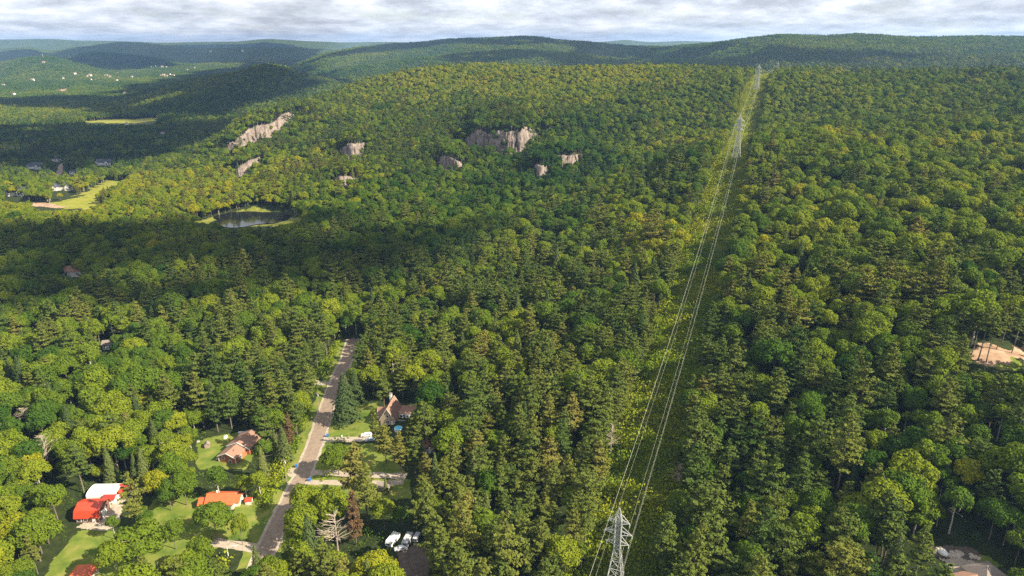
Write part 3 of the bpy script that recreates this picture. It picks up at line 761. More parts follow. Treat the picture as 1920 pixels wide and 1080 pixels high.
EXCL = [(*hit(743, 790)[:2], 13.0), (*hit(757, 775)[:2], 10.0), (*hit(195, 938)[:2], 9.0), (*hit(168, 975)[:2], 8.0), (*hit(205, 965)[:2], 8.0), (*hit(236, 925)[:2], 5.0), (*hit(236, 958)[:2], 8.0)]
def blocked(x, y, z, hgt, rad):
    """True where a tree of this size would stand in a clearing or hide an open place from the camera"""
    bad = np.zeros(x.shape, bool)
    for P in OPEN:
        xs = [p[0] for p in P]; ys = [p[1] for p in P]
        m = (x > min(xs) - 4) & (x < max(xs) + 4) & (y > min(ys) - 4) & (y < max(ys) + 4)
        if m.any():
            i = np.where(m)[0]
            for ox, oy in ((0, 0), (2, 0), (-2, 0), (0, 2), (0, -2)):
                bad[i] |= in_poly(x[i] + ox, y[i] + oy, P)
    dd, sd = line_dist(x, y)
    bad |= dd < np.where(sd > 0, np.interp(y, [150, 260, 450], [8.5, 8.5, 10.5]), np.interp(y, [150, 260, 450, 800], [10, 16, 17, 20])) + 0.5 * rad
    for ex, ey, er in EXCL: bad |= np.hypot(x - ex, y - ey) < er + rad * .5
    luck = np.random.default_rng(1234).uniform(0, 1, x.shape)
    for pi_, poly in enumerate(CLEAR):
        pxs = [p[0] for p in poly]; pys = [p[1] for p in poly]
        cx, cy = np.mean(pxs), max(pys)
        hx, hy, hz_ = hit(cx, cy); _, _, sg = project(hx, hy, hz_)
        if pi_ in CLIFFY: sg = max(float(project(*hit(q[0], q[1] + 3))[2]) for q in poly[len(poly) // 2:])
        for f, o in ((0.25, 0), (0.45, 0), (0.45, .7), (0.45, -.7), (0.7, 0), (.7, .5), (.7, -.5), (0.98, 0), (0.85, 0)):
            a, b, s = project(x + o * rad, y, z + hgt * f)
            m = (a > min(pxs)) & (a < max(pxs)) & (b > min(pys)) & (b < max(pys)) & (s < sg + 12)
            if m.any():
                i = np.where(m)[0]; bad[i] |= in_poly(a[i], b[i], poly) & ((luck[i] > .18) if pi_ in CLIFFY else True)
    return bad

# how the mix of trees changes over the land: place, pine share, spruce share, mean leaf tint (lowered in the ravine to imitate its shade)
MIX = []
def mixpt(px, py, pine, spr, tint):
    x, y, z = hit(px, py); MIX.append((x, y, pine, spr, tint))
for a in ((1500, 900, .85, .03, .5), (1250, 1000, .85, .02, .55), (1650, 650, .55, .05, .55), (1600, 450, .15, .02, .58), (1700, 300, .05, .0, .62), (1500, 200, .02, 0, .62), (1800, 170, .08, .03, .5),
          (1000, 980, .85, .04, .5), (900, 700, .65, .05, .5), (1050, 560, .45, .02, .6), (1200, 450, .15, .0, .62), (1250, 280, .04, 0, .66), (1100, 160, .02, 0, .85), (850, 150, .03, 0, .8),
          (800, 260, .36, .12, .45), (620, 230, .22, .1, .55), (560, 320, .25, .1, .62), (950, 300, .25, .1, .38), (1000, 400, .1, .03, .32), (780, 440, .12, .03, .35), (350, 460, .12, .04, .55), (80, 520, .18, .1, .5),
          (600, 560, .5, .06, .45), (420, 640, .45, .05, .5), (150, 620, .25, .08, .5), (180, 780, .18, .08, .45), (60, 980, .03, .03, .55), (320, 900, .15, .04, .62), (560, 1060, .4, .05, .62), (680, 920, .65, .15, .5),
          (400, 370, .15, .05, .85), (250, 380, .08, .05, .8), (60, 300, .05, .8, .4), (200, 290, .1, .6, .4), (300, 250, .15, .25, .4), (450, 200, .1, .2, .35), (150, 210, .05, .1, .65), (1060, 325, .15, .35, .12), (1015, 345, .1, .3, .1), (1850, 950, .35, .05, .45), (1900, 420, .08, .03, .55), (700, 720, .5, .1, .5)):  # the two lowest tints paint the ravine's shade into the leaf colour
    mixpt(*a)
MIXA = np.array(MIX)
def mix_at(x, y):
    d = np.hypot(x, y)
    num = np.zeros((3, len(x))); den = np.zeros(len(x))
    for mx, my, a, b, c in MIX:
        w = 1 / (((x - mx) ** 2 + (y - my) ** 2) / (d * 0.1) ** 2 + 0.15) ** 1.7
        num += w * np.array([[a], [b], [c]]); den += w
    return num / den

def grid_pts(r0, r1, sp, px0=-260, px1=2330, seed=0, jit=0.42):
    g = np.random.default_rng(seed); out = []
    bands = np.arange(r0, r1, 200.0)
    for b0 in bands:
        b1 = min(b0 + 200, r1)
        xs = np.arange(-b1, b1, sp); ys = np.arange(0, b1, sp)
        X, Y = np.meshgrid(xs, ys); X = X + (np.arange(len(ys)) % 2)[:, None] * sp / 2
        X = X.ravel(); Y = Y.ravel(); d = np.hypot(X, Y)
        m = (d >= b0) & (d < b1) & (np.abs(X) < Y * 1.0 + 60); X = X[m]; Y = Y[m]
        X = X + g.uniform(-jit, jit, len(X)) * sp; Y = Y + g.uniform(-jit, jit, len(Y)) * sp
        out.append(np.stack([X, Y], 1))
    p = np.concatenate(out); z = hz(p[:, 0], p[:, 1])
    a, b, s = project(p[:, 0], p[:, 1], z + 12)
    m = (a > px0) & (a < px1) & (b < 1330) & (s > 40)
    return p[m, 0], p[m, 1], z[m]
_E = (TZ + 9 - CAM_H) / RADII[:, None]
_RM = np.maximum.accumulate(_E, axis=0)
def visible(x, y, z, top, back=45.0):
    d = np.hypot(x, y); t = np.arctan2(x, y)
    ti = np.clip(np.round(np.interp(t, TH, np.arange(len(TH)))).astype(int), 0, len(TH) - 1)
    ri = np.clip(np.interp(np.maximum(d - back, 30), RADII, np.arange(len(RADII))).astype(int), 0, len(RADII) - 1)
    return (z + top - CAM_H) / d > _RM[ri, ti]

# ---------------------------------------------------------------- trees the photo shows one by one
HERO_XY = []
def put_tree(var, x, y, z, sc, rz, tint, label, cat, group=None, name=None, crown_mat=None):
    cm, tm = PROTO[var]
    nm = name or ('broadleaf_tree' if var[0] == 'b' else 'pine_tree' if var[0] in 'pq' else 'spruce_tree')
    r = empty(nm, (x, y, z), rz); r.scale = sc if hasattr(sc, '__len__') else (sc, sc, sc)
    c = bpy.data.objects.new('crown', cm); COL.objects.link(c); c.parent = r; c['tint'] = float(tint)
    t = bpy.data.objects.new('trunk', tm); COL.objects.link(t); t.parent = r
    setp(r, label, cat, group)
    return r, c, t
mk('ph', pine_crown(240, H=21, rad=3.6, low=.62, whorls=7, arms=6, per=34), NEEDLE, trunk_mb(21, .26, 3, 77, .93))
mk('bh', broad_crown(150, H=17, rad=2.8, rz=3.0, nb=7), LEAF, trunk_mb(17, .2, 3, 78, .85), PALEBARK)
mk('sd', pine_crown(241, H=19, rad=2.2, low=.2, whorls=16, arms=6, per=22), DRYLEAF, trunk_mb(19, .2, 4, 79, .95))
def solve_h(x, y, z, pyt):
    h = np.linspace(0.5, 45, 400); _, b, _ = project(x + 0 * h, y + 0 * h, z + h)
    return float(h[np.argmin(abs(b - pyt))])
VH = dict(zip(VAR, V_H)); VR = dict(zip(VAR, V_R)); VH.update(ph=21, bh=17, sd=19); VR.update(ph=3.6, bh=2.8, sd=2.2)
def hero(var, px, pyb, pyt, label, cat='tree', wide=1.0, tint=0.5, name=None, rz=None):
    x, y, z = hit(px, pyb); h = solve_h(x, y, z, pyt); s = h / VH[var]
    HERO_XY.append((x, y, VR[var] * s * wide))
    return put_tree(var, x, y, z, (s * wide, s * wide, s), random.uniform(0, 6.28) if rz is None else rz, tint, label, cat, name=name)
hero('s2', 650, 790, 698, 'broad dark spruce at the road edge beside the cottage lawn', wide=1.35, tint=.45)
hero('s0', 668, 752, 690, 'narrower spruce just behind the broad roadside spruce', wide=1.2, tint=.5)
hero('b2', 636, 890, 836, 'low rounded tree on the lawn between the two driveways', wide=1.25, tint=.5)
hero('p5', 672, 948, 838, 'tall ragged conifer standing over the lower driveways', wide=1.1, tint=.95)
hero('p1', 690, 985, 872, 'tall pine just below the lower driveways', wide=1.1, tint=.7)
hero('p5', 706, 842, 768, 'slim conifer in front of the cottage beside the parked cars', wide=.6, tint=.7)
hero('p5', 724, 868, 800, 'conifer left of the one by the cottage pool', wide=1.15, tint=.85)
hero('p1', 752, 892, 812, 'wide shaggy conifer below the cottage pool', wide=1.0, tint=.9)
hero('p5', 778, 850, 786, 'slender pointed conifer to the right of the cottage', wide=1.15, tint=.6)
hero('s0', 724, 925, 893, 'small bright green cone shaped cedar by the small dark roof', wide=.85, tint=1.0)
hero('p3', 158, 925, 832, 'lone pine with long bare trunk above the white canopy roof', wide=1.25, tint=.35)
hero('b0', 224, 1092, 1012, 'round olive green tree on the lawn below the red roofed barn', wide=.9, tint=.62)
hero('b3', 272, 1068, 985, 'open crowned tree with pale trunk on the lawn right of the barn', wide=1.25, tint=.5)
hero('b1', 300, 942, 880, 'yellow green tree with golden top behind the orange roofed house', wide=1.1, tint=.95)
hero('b2', 406, 1012, 946, 'wide green tree directly in front of the orange roofed house', wide=1.1, tint=.45)
hero('b4', 330, 1030, 975, 'leafy green tree left of the one before the orange roofed house', wide=1.1, tint=.45)
hero('b0', 455, 1022, 965, 'thin brownish green tree right of the orange roofed house', wide=.7, tint=.75)
hero('b5', 218, 1012, 965, 'small leafy tree beside the gravel yard of the barn', wide=.9, tint=.4)
hero('bh', 1667, 608, 562, 'slim pale trunked birch with small crown standing over a dark gap in the pines', wide=.8, tint=.6)
hero('bh', 1781, 622, 576, 'pale trunked birch with round bright crown right of a dark gap', wide=.9, tint=.7)
hero('ph', 1896, 662, 590, 'pine with long bare trunk on the right of the bare soil clearing', tint=.4)
for q, (a, b, c) in enumerate(((1820, 668, 585), (1833, 676, 580), (1849, 680, 592), (1868, 655, 585))):
    hero('ph', a, b, c, ('leftmost of the bare trunked pines in front of the pinkish clearing', 'second bare trunked pine from the left before the pinkish clearing',
                         'third bare trunked pine from the left before the pinkish clearing', 'bare trunked pine rising behind the pinkish clearing')[q], tint=.5)
hero('sd', 668, 1022, 922, 'tall conifer with rusty brown dying needles below the driveways', wide=.9, tint=.4)
hero('sd', 545, 838, 776, 'rusty brown dying conifer left of the road', wide=.9, tint=.5)
hero('b1', 1800, 935, 858, 'yellow topped leafy tree among the dark pines in the lower right', wide=1.0, tint=.92)
hero('b1', 92, 1020, 960, 'large yellow green leafy tree left of the barn lawn', wide=1.0, tint=.8)
def dead(px, pyb, pyt, label, spread, seed, r0=.3):
    x, y, z = hit(px, pyb); h = solve_h(x, y, z, pyt)
    o = dead_mb(h, r0, seed, spread=spread).build('bare_tree', GREYWOOD); o.location = (x, y, z); setp(o, label, 'tree')
    HERO_XY.append((x, y, h * spread * .8))
dead(96, 892, 812, 'leafless grey tree above and left of the lone pine', .30, 1)
dead(56, 815, 762, 'smaller leafless grey tree further left in the dark wood', .30, 2)
dead(634, 1040, 960, 'pale leafless conifer with spreading branches near the bottom centre', .34, 3, .34)
dead(1273, 918, 868, 'pale leafless snag at the right edge of the power line corridor', .22, 4)
dead(1145, 850, 792, 'thin leafless snag at the left edge of the power line corridor', .2, 5)
dead(160, 802, 765, 'small bare greyish tree in the wood above the red roofed barn', .3, 6)

# ---------------------------------------------------------------- planting
def plant():
    X1, Y1, Z1 = grid_pts(95, 600, 7.0, seed=5); X2, Y2, Z2 = grid_pts(600, 2750, 5.3, seed=6)
    X, Y, Z = np.concatenate([X1, X2]), np.concatenate([Y1, Y2]), np.concatenate([Z1, Z2])
    n = len(X); g = np.random.default_rng(11)
    mixv = mix_at(X, Y); fb = fbm(X, Y, 70, 3, 21)
    pp = np.clip(mixv[0] + fb * 0.55 * np.clip(mixv[0] * 3, 0, 1), 0, .96); ps = np.clip(mixv[1] * (1 + fbm(X, Y, 50, 2, 23)), 0, .9)
    u_ = g.uniform(0, 1, n)
    kind = np.where(u_ < ps, 2, np.where(u_ < ps + pp * (1 - ps), 1, 0))
    var = np.where(kind == 0, g.integers(0, NB, n), np.where(kind == 1, NB + g.integers(0, NP, n), NB + NP + g.integers(0, 3, n)))
    sc = np.clip(g.normal(1.0, 0.22, n), 0.55, 1.6) * np.where(kind == 0, 1.0 + 0.12 * fbm(X, Y, 25, 2, 8), 0.95)
    sc = sc * (1 - .26 * smooth(450, 900, np.hypot(X, Y)))
    tint = mixv[2] + fbm(X, Y, 45, 3, 29) * 0.30 + g.normal(0, 0.15, n)
    odd = g.uniform(0, 1, n); tint = np.where(odd > 0.988, tint + .32, np.where(odd < 0.04, tint - .3, tint))
    tint = np.clip(tint, 0.0, 1.1)
    H_ = np.array(V_H)[var] * sc; Rr = np.array(V_R)[var] * sc
    bad = blocked(X, Y, Z, H_, Rr)
    for hx, hy, hr in HERO_XY: bad |= np.hypot(X - hx, Y - hy) < hr * 0.8 + 1.6
    # nothing directly in front of the trees picked out above
    for hx, hy, hr in HERO_XY:
        hzv = float(hz(hx, hy)); a0, b0, s0 = project(hx, hy, hzv + 5)
        a, b, s = project(X, Y, Z + H_ * .8)
        bad |= (s < s0) & (s > s0 - 60) & (abs(a - a0) < hr * FPX / s0 * .8) & (b > b0 - 12 * FPX / s0) & (b < b0 + 4)
    ok = ~bad & visible(X, Y, Z, H_ + 3)
    X, Y, Z, var, kind, sc, tint, H_, Rr = [q[ok] for q in (X, Y, Z, var, kind, sc, tint, H_, Rr)]
    rot = g.uniform(0, 6.28, len(X))
    # the ones that show largest stand as trees of their own
    a, b, s = project(X, Y, Z + H_ * .75)
    infr = (a > -8) & (a < 1928) & (b > 0) & (b < 1086)
    size = np.where(infr, Rr * H_ ** .5 / s, 0)
    solo = np.zeros(len(X), bool)
    for k in (0, 1, 2):
        i = np.where(kind == k)[0]; i = i[np.argsort(-size[i])][:290 if k < 2 else 240]
        solo[i[size[i] > 0]] = True
    return dict(X=X, Y=Y, Z=Z, var=var, kind=kind, sc=sc, tint=tint, rot=rot, solo=solo, a=a, b=b, s=s)
T = plant()
print('TREES', len(T['X']), 'solo', T['solo'].sum())
MARKS = [('beside the straight country road', 'road', 640, 700, 24), ('near the straight country road', 'road', 575, 880, 28), ('near the brown brick house', 'brick house', 437, 850, 34), ('near the steep roofed cottage', 'cottage', 740, 780, 34),
         ('by the driveways below the cottage', 'drives', 700, 900, 26), ('near the red roofed barn', 'barn', 175, 960, 36), ('near the orange roofed house', 'orange house', 410, 940, 30),
         ('around the parked white trailers', 'trailers', 765, 1020, 26), ('around the bare soil clearing at the right edge', 'clearing', 1870, 665, 34), ('by the terrace in the lower right corner', 'terrace', 1810, 1050, 36)]
MARKW = [(t, hit(a, b), r) for t, _, a, b, r in MARKS]
def region_phrase(x, y, a, b):
    for t, (mx, my, mz), r in MARKW:
        if math.hypot(x - mx, y - my) < r: return t
    d, sd = line_dist(np.array([x]), np.array([y]))
    d = float(d[0]); right = a > 960 and float(sd[0]) > 0
    if d < 24: return 'lining the right edge of the power line cut' if right else 'lining the left edge of the power line cut'
    if right:
        band = 'high on the slope' if b < 560 else 'halfway down the slope' if b < 760 else 'low on the slope' if b < 920 else 'at the bottom'
        return band + (' just' if d < 75 else ' well') + ' right of the power line'
    if a > 760: return 'in the ' + (('upper' if b < 620 else 'middle' if b < 820 else 'lower') + ' pine wood left of the power line')
    if a > 560: return 'between the road and the dense pine wood' if b > 640 else 'beyond the far end of the road'
    return 'in the ' + ('far' if b < 660 else 'middle' if b < 840 else 'lower') + ' wood ' + ('at the left edge' if a < 170 else 'left of the road')
def tone(k, t):
    if k == 0: return 'dark green' if t < .33 else 'mid green' if t < .52 else 'olive green' if t < .72 else 'yellow green'
    if k == 1: return 'deep green' if t < .36 else 'olive' if t < .62 else 'light olive'
    return 'dark' if t < .4 else 'grey green' if t < .65 else 'pale green'
KN = ('broadleaf_tree', 'pine_tree', 'spruce_tree'); KW = ('round leafy tree', 'layered pine', 'pointed spruce')
for i in np.where(T['solo'])[0]:
    x, y, k = float(T['X'][i]), float(T['Y'][i]), int(T['kind'][i])
    lab = tone(k, T['tint'][i]) + ' ' + KW[k] + ' ' + region_phrase(x, y, T['a'][i], T['b'][i])
    sz = T['sc'][i]
    if sz > 1.18: lab = 'tall ' + lab
    elif sz < .85: lab = 'small ' + lab
    put_tree(VAR[int(T['var'][i])], x, y, float(T['Z'][i]), float(sz), float(T['rot'][i]), T['tint'][i], lab, 'tree', lab.replace('tree ', 'trees ').replace('pine ', 'pines ', 1).replace('spruce ', 'spruces ', 1))

# instancing for the wood that nobody could count
def gn_scatter(name, P, var, rot, sc, tint, protos, label, cat):
    me = bpy.data.meshes.new(name); me.vertices.add(len(P)); me.vertices.foreach_set('co', np.asarray(P, np.float32).ravel())
    for nm, tp, arr in (('kindno', 'INT', var), ('spin', 'FLOAT', rot), ('size', 'FLOAT', sc), ('tint', 'FLOAT', tint)):
        at = me.attributes.new(nm, tp, 'POINT'); at.data.foreach_set('value', np.asarray(arr, np.int32 if tp == 'INT' else np.float32))
    me.update(); o = link(name, me); setp(o, label, cat, kind='stuff')
    ng = bpy.data.node_groups.new(name, 'GeometryNodeTree')
    ng.interface.new_socket('Geometry', in_out='INPUT', socket_type='NodeSocketGeometry'); ng.interface.new_socket('Geometry', in_out='OUTPUT', socket_type='NodeSocketGeometry')
    N, L = ng.nodes, ng.links; gi = N.new('NodeGroupInput'); go = N.new('NodeGroupOutput'); jn = N.new('GeometryNodeJoinGeometry')
    def attr(nm, tp):
        q = N.new('GeometryNodeInputNamedAttribute'); q.data_type = tp; q.inputs[0].default_value = nm; return q.outputs['Attribute']
    av, ar, asz = attr('kindno', 'INT'), attr('spin', 'FLOAT'), attr('size', 'FLOAT')
    cx = N.new('ShaderNodeCombineXYZ'); L.new(ar, cx.inputs[2])
    for k, obs in protos.items():
        cmp_ = N.new('FunctionNodeCompare'); cmp_.data_type = 'INT'; cmp_.operation = 'EQUAL'
        ins = [s_ for s_ in cmp_.inputs if s_.enabled and s_.type == 'INT']
        L.new(av, ins[0]); ins[1].default_value = k
        gs = []
        for ob in obs:
            oi = N.new('GeometryNodeObjectInfo'); oi.transform_space = 'ORIGINAL'; oi.inputs['Object'].default_value = ob; oi.inputs['As Instance'].default_value = True
            gs.append(oi.outputs['Geometry'])
        for src in gs:
            ip = N.new('GeometryNodeInstanceOnPoints')
            L.new(gi.outputs[0], ip.inputs['Points']); L.new(cmp_.outputs[0], ip.inputs['Selection']); L.new(src, ip.inputs['Instance'])
            L.new(cx.outputs[0], ip.inputs['Rotation']); L.new(asz, ip.inputs['Scale']); L.new(ip.outputs[0], jn.inputs[0])
    L.new(jn.outputs[0], go.inputs[0])
    md = o.modifiers.new('scatter', 'NODES'); md.node_group = ng
    return o
def proto_objs(vname):
    cm, tm = PROTO[vname]
    return [next(o for o in scene.objects if o.data == cm), next(o for o in scene.objects if o.data == tm)]
missing = [v_ for v_ in VAR if not any(o.data == PROTO[v_][0] for o in scene.objects)]
m = ~T['solo']
nearm = T['s'] < 650
pr = {k: proto_objs(v_) for k, v_ in enumerate(VAR) if v_ not in missing}
P = np.stack([T['X'], T['Y'], T['Z']], 1)
for nm, mm, lab in (('forest', m, 'mixed broadleaf and conifer forest covering the slopes and valley'),):
    gn_scatter(nm, P[mm], T['var'][mm], T['rot'][mm], T['sc'][mm], T['tint'][mm], pr, lab, 'forest')

# far slopes: patches of wood, each a cluster of small trees
def patch_mesh(seed, con):
    g = np.random.default_rng(seed); C_, N_, S_ = [], [], []
    for gx in range(5):
        for gy in range(5):
            x = (gx - 2) * 8 + g.uniform(-3, 3); y = (gy - 2) * 8 + g.uniform(-3, 3); h = g.uniform(9, 16)
            if g.uniform() < con:
                f = 1 - np.sqrt(g.uniform(0, 1, 60)); a = g.uniform(0, 6.28, 60); r = 3.2 * (1 - f) + .3
                C_.append(np.stack([x + np.cos(a) * r, y + np.sin(a) * r, 2 + f * h], 1)); N_.append(np.stack([np.cos(a), np.sin(a), .7 + 0 * a], 1) + g.normal(size=(60, 3)) * .3)
            else:
                d = rand_dir(60, g); d[:, 2] = abs(d[:, 2]) - .15; r = g.uniform(3.6, 5.4) * (1 + .2 * np.sin(d[:, :1] * 4))
                C_.append(np.array([x, y, h - 5]) + d * r * np.array([1, 1, .85])); N_.append(d + g.normal(size=d.shape) * .3)
    c = np.concatenate(C_); return quads(c, np.concatenate(N_), g.uniform(1.6, 2.8, len(c)), g=g)
def far_plant():
    x, y, z = grid_pts(2600, 6200, 33.0, -120, 2040, seed=9, jit=.3)
    g = np.random.default_rng(3)
    bad = np.zeros(len(x), bool)
    for Pp in OPEN[-20:]: bad |= in_poly(x, y, Pp)
    rock = fbm(x, y, 120, 3, 61)
    tx, ty, tz = hit(590, 120)
    bad |= (np.hypot(x - tx, (y - ty) * .5) < 190) & (rock > 0.02)
    ok = visible(x, y, z, 26, 120) & ~bad; x, y, z = x[ok], y[ok], z[ok]
    t = np.clip(.42 + fbm(x, y, 400, 4, 51) * .45 + g.normal(0, .10, len(x)), 0, 1)
    protos = {}
    for k, con in enumerate((.1, .3, .8)):
        o = link('forest_patch', mesh_np('forest_patch', *patch_mesh(400 + k, con), LEAF if con < .5 else NEEDLE))
        o.location = (float(x[k * 7]), float(y[k * 7]), float(z[k * 7])); o['tint'] = .45
        setp(o, ('leafy', 'mixed', 'conifer')[k] + ' patch of the far wood on the distant slope', 'wood', kind='stuff'); protos[k] = [o]
    var = g.choice(3, len(x), p=[.5, .3, .2])
    print('PATCHES', len(x))
    gn_scatter('far_forest', np.stack([x, y, z], 1), var, g.uniform(0, 6.28, len(x)), g.uniform(.85, 1.2, len(x)), t, protos, 'unbroken hazy forest on the distant hills', 'forest')
far_plant()

# shrubs
SHR = mesh_np('shrub', *broad_crown(500, H=2.2, rad=1.3, rz=1.1, nb=6, per=60, br=(.6, .95), size=(.22, .42), zlow=-.6), SHRUB)
def shrub(px, py, sc, tint, label):
    x, y, z = hit(px, py); o = link('shrub', SHR, None, (x, y, z - .1)); o.scale = (sc, sc, sc); o['tint'] = tint; setp(o, label, 'shrub'); return o
sh0 = shrub(668, 806, 1.3, .0, 'round dark shrub on the cottage lawn by the parked cars')
shrub(664, 818, .9, .2, 'small clipped shrub at the driveway edge near the cottage')
shrub(489, 958, 1.1, .7, 'bright green bush on the lawn beside the small red shed')
shrub(182, 1002, 1.2, .1, 'small dark bush on the lawn just below the barn yard')
for q, (a, b) in enumerate(((450, 808), (458, 807), (466, 806), (474, 806))):
    shrub(a, b - 1, .95, .8, ('leftmost', 'second', 'third', 'rightmost')[q] + ' yellow green bush of the four along the white planters')
def undergrowth():
    g = np.random.default_rng(77); pts = []
    for (ax, ay), (bx, by) in zip(LINE[:-1], LINE[1:]):
        L = math.hypot(bx - ax, by - ay); n = int(L * 40 / 1.6); t = g.uniform(0, 1, n); o = g.uniform(-20, 20, n)
        nx, ny = -(by - ay) / L, (bx - ax) / L
        pts.append(np.stack([ax + (bx - ax) * t + nx * o, ay + (by - ay) * t + ny * o], 1))
    p = np.concatenate(pts)
    # road verges and the edges of clearings
    rp = np.array(world_poly(road_px)); extra = []
    for k in range(2600):
        t = g.uniform(0, len(rp) - 1.001); i = int(t); q = rp[i] + (rp[i + 1] - rp[i]) * (t - i); dv = rp[i + 1] - rp[i]; nn_ = np.array([-dv[1], dv[0]]) / np.hypot(*dv)
        extra.append(q + nn_ * g.choice([-1, 1]) * g.uniform(7.5, 14))
    nl_ = len(p); p = np.concatenate([p, np.array(extra)])
    x, y = p[:, 0], p[:, 1]; z = hz(x, y); a, b, s = project(x, y, z)
    ok = (a > -50) & (a < 2000) & (b < 1150) & (s > 60) & ((fbm(x, y, 14, 2, 71) > -.25) | (np.arange(len(x)) < nl_))
    for P_ in OPEN:
        ok &= ~in_poly(x, y, P_)
    x, y, z = x[ok], y[ok], z[ok]
    yellow = smooth(350, 700, np.hypot(x, y)) * .4
    sz = g.uniform(.5, 1.5, len(x)) * np.where(g.uniform(0, 1, len(x)) < .3, 2.0, 1); tint = np.clip(.55 + yellow + fbm(x, y, 18, 2, 81) * .5 + g.normal(0, .12, len(x)), 0, 1)
    gn_scatter('undergrowth', np.stack([x, y, z - .2], 1), np.zeros(len(x)), g.uniform(0, 6.28, len(x)), sz, tint, {0: [sh0]}, 'low bright green scrub filling the power line cut and road edges', 'undergrowth')
undergrowth()

def understory():
    """saplings and bushes on the forest floor of the near valley and around clearings"""
    g = np.random.default_rng(78); X, Y, Z = grid_pts(110, 520, 3.9, -60, 1980, seed=15)
    H_ = g.uniform(1.2, 4.6, len(X)); ok = ~blocked(X, Y, Z, H_, H_ * .5)
    a, b, s = project(X, Y, Z); ok &= (b > 420) & (b < 1120)
    # thin out where the canopy is closed anyway: keep only floor more than 3 m from any trunk
    tx, ty = T['X'], T['Y']; cell = {}
    for i in range(len(tx)): cell.setdefault((int(tx[i] // 8), int(ty[i] // 8)), []).append(i)
    X, Y, Z, H_ = X[ok], Y[ok], Z[ok], H_[ok]; keep = np.ones(len(X), bool)
    for i in range(len(X)):
        ci, cj = int(X[i] // 8), int(Y[i] // 8); near = 0
        for di in (-1, 0, 1):
            for dj in (-1, 0, 1):
                for k in cell.get((ci + di, cj + dj), ()):
                    if (tx[k] - X[i]) ** 2 + (ty[k] - Y[i]) ** 2 < 20: near += 1
        keep[i] = near == 0
    X, Y, Z, H_ = X[keep], Y[keep], Z[keep], H_[keep]
    tint = np.clip(.22 + fbm(X, Y, 20, 2, 91) * .5 + g.normal(0, .12, len(X)), 0, 1)
    print('UNDERSTORY', len(X))
    gn_scatter('understory', np.stack([X, Y, Z - .2], 1), np.zeros(len(X)), g.uniform(0, 6.28, len(X)), H_ / 2.2, tint, {0: [sh0]}, 'saplings and bushes filling gaps of the near forest floor', 'undergrowth')
understory()

# ---------------------------------------------------------------- paint, roofing and other made materials
def flat(name, c, rough=0.6, var=0.12, scale=1.5, metallic=0.0):
    return simple(name, [(0.3, tuple(q * (1 - var) for q in c)), (0.7, tuple(min(1, q * (1 + var)) for q in c))], scale, rough, 5, metallic=metallic)
WHITE = flat('white_paint', (.76, .75, .72), .55, .06)
RED = flat('red_metal_roof', (.50, .052, .020), .45, .12, .8)
ORANGE = flat('orange_metal_roof', (.60, .115, .038), .5, .12, .6)
DARKRED = flat('dark_red_paint', (.36, .03, .02), .6)
BROWNROOF = flat('brown_shingles', (.25, .14, .095), .9, .28, 3.0)
GREYROOF = flat('grey_brown_shingles', (.22, .18, .155), .9, .25, 3.0)
DARKROOF = flat('dark_roofing', (.05, .055, .07), .8, .25, 2.0)
BRICK = flat('red_brown_cladding', (.36, .13, .055), .85, .2, 4.0)
STONE = flat('tan_stone_wall', (.40, .30, .20), .9, .3, 3.0)
CREAM = flat('cream_wall', (.62, .57, .48), .8)
BROWNWALL = flat('brown_barn_wall', (.17, .085, .06), .85, .2)
STEEL = flat('galvanised_steel', (.44, .44, .42), .55, .15, 2.0, .2)
WIRE = flat('bare_conductor', (.46, .46, .38), .45, .05, 1.0)
GLASS = flat('window_glass', (.04, .05, .06), .08, .2)
RUBBER = flat('tyre_rubber', (.02, .02, .02), .8)
BLUE = flat('blue_plastic', (.03, .14, .45), .4)
POOL = flat('pool_blue', (.10, .50, .68), .15, .15)
CARWHITE = flat('white_car_paint', (.74, .75, .77), .25, .04)
CARGREY = flat('silver_blue_car_paint', (.30, .38, .46), .25, .06)
TARP = flat('grey_tarpaulin', (.42, .42, .44), .7, .25, 2.0)
WOOD = flat('weathered_boards', (.30, .22, .17), .9, .25, 3.0)
BOULDER = flat('boulder_stone', (.44, .37, .30), .9, .3, 1.2)
CERAMIC = flat('insulator_glass', (.45, .50, .46), .3)

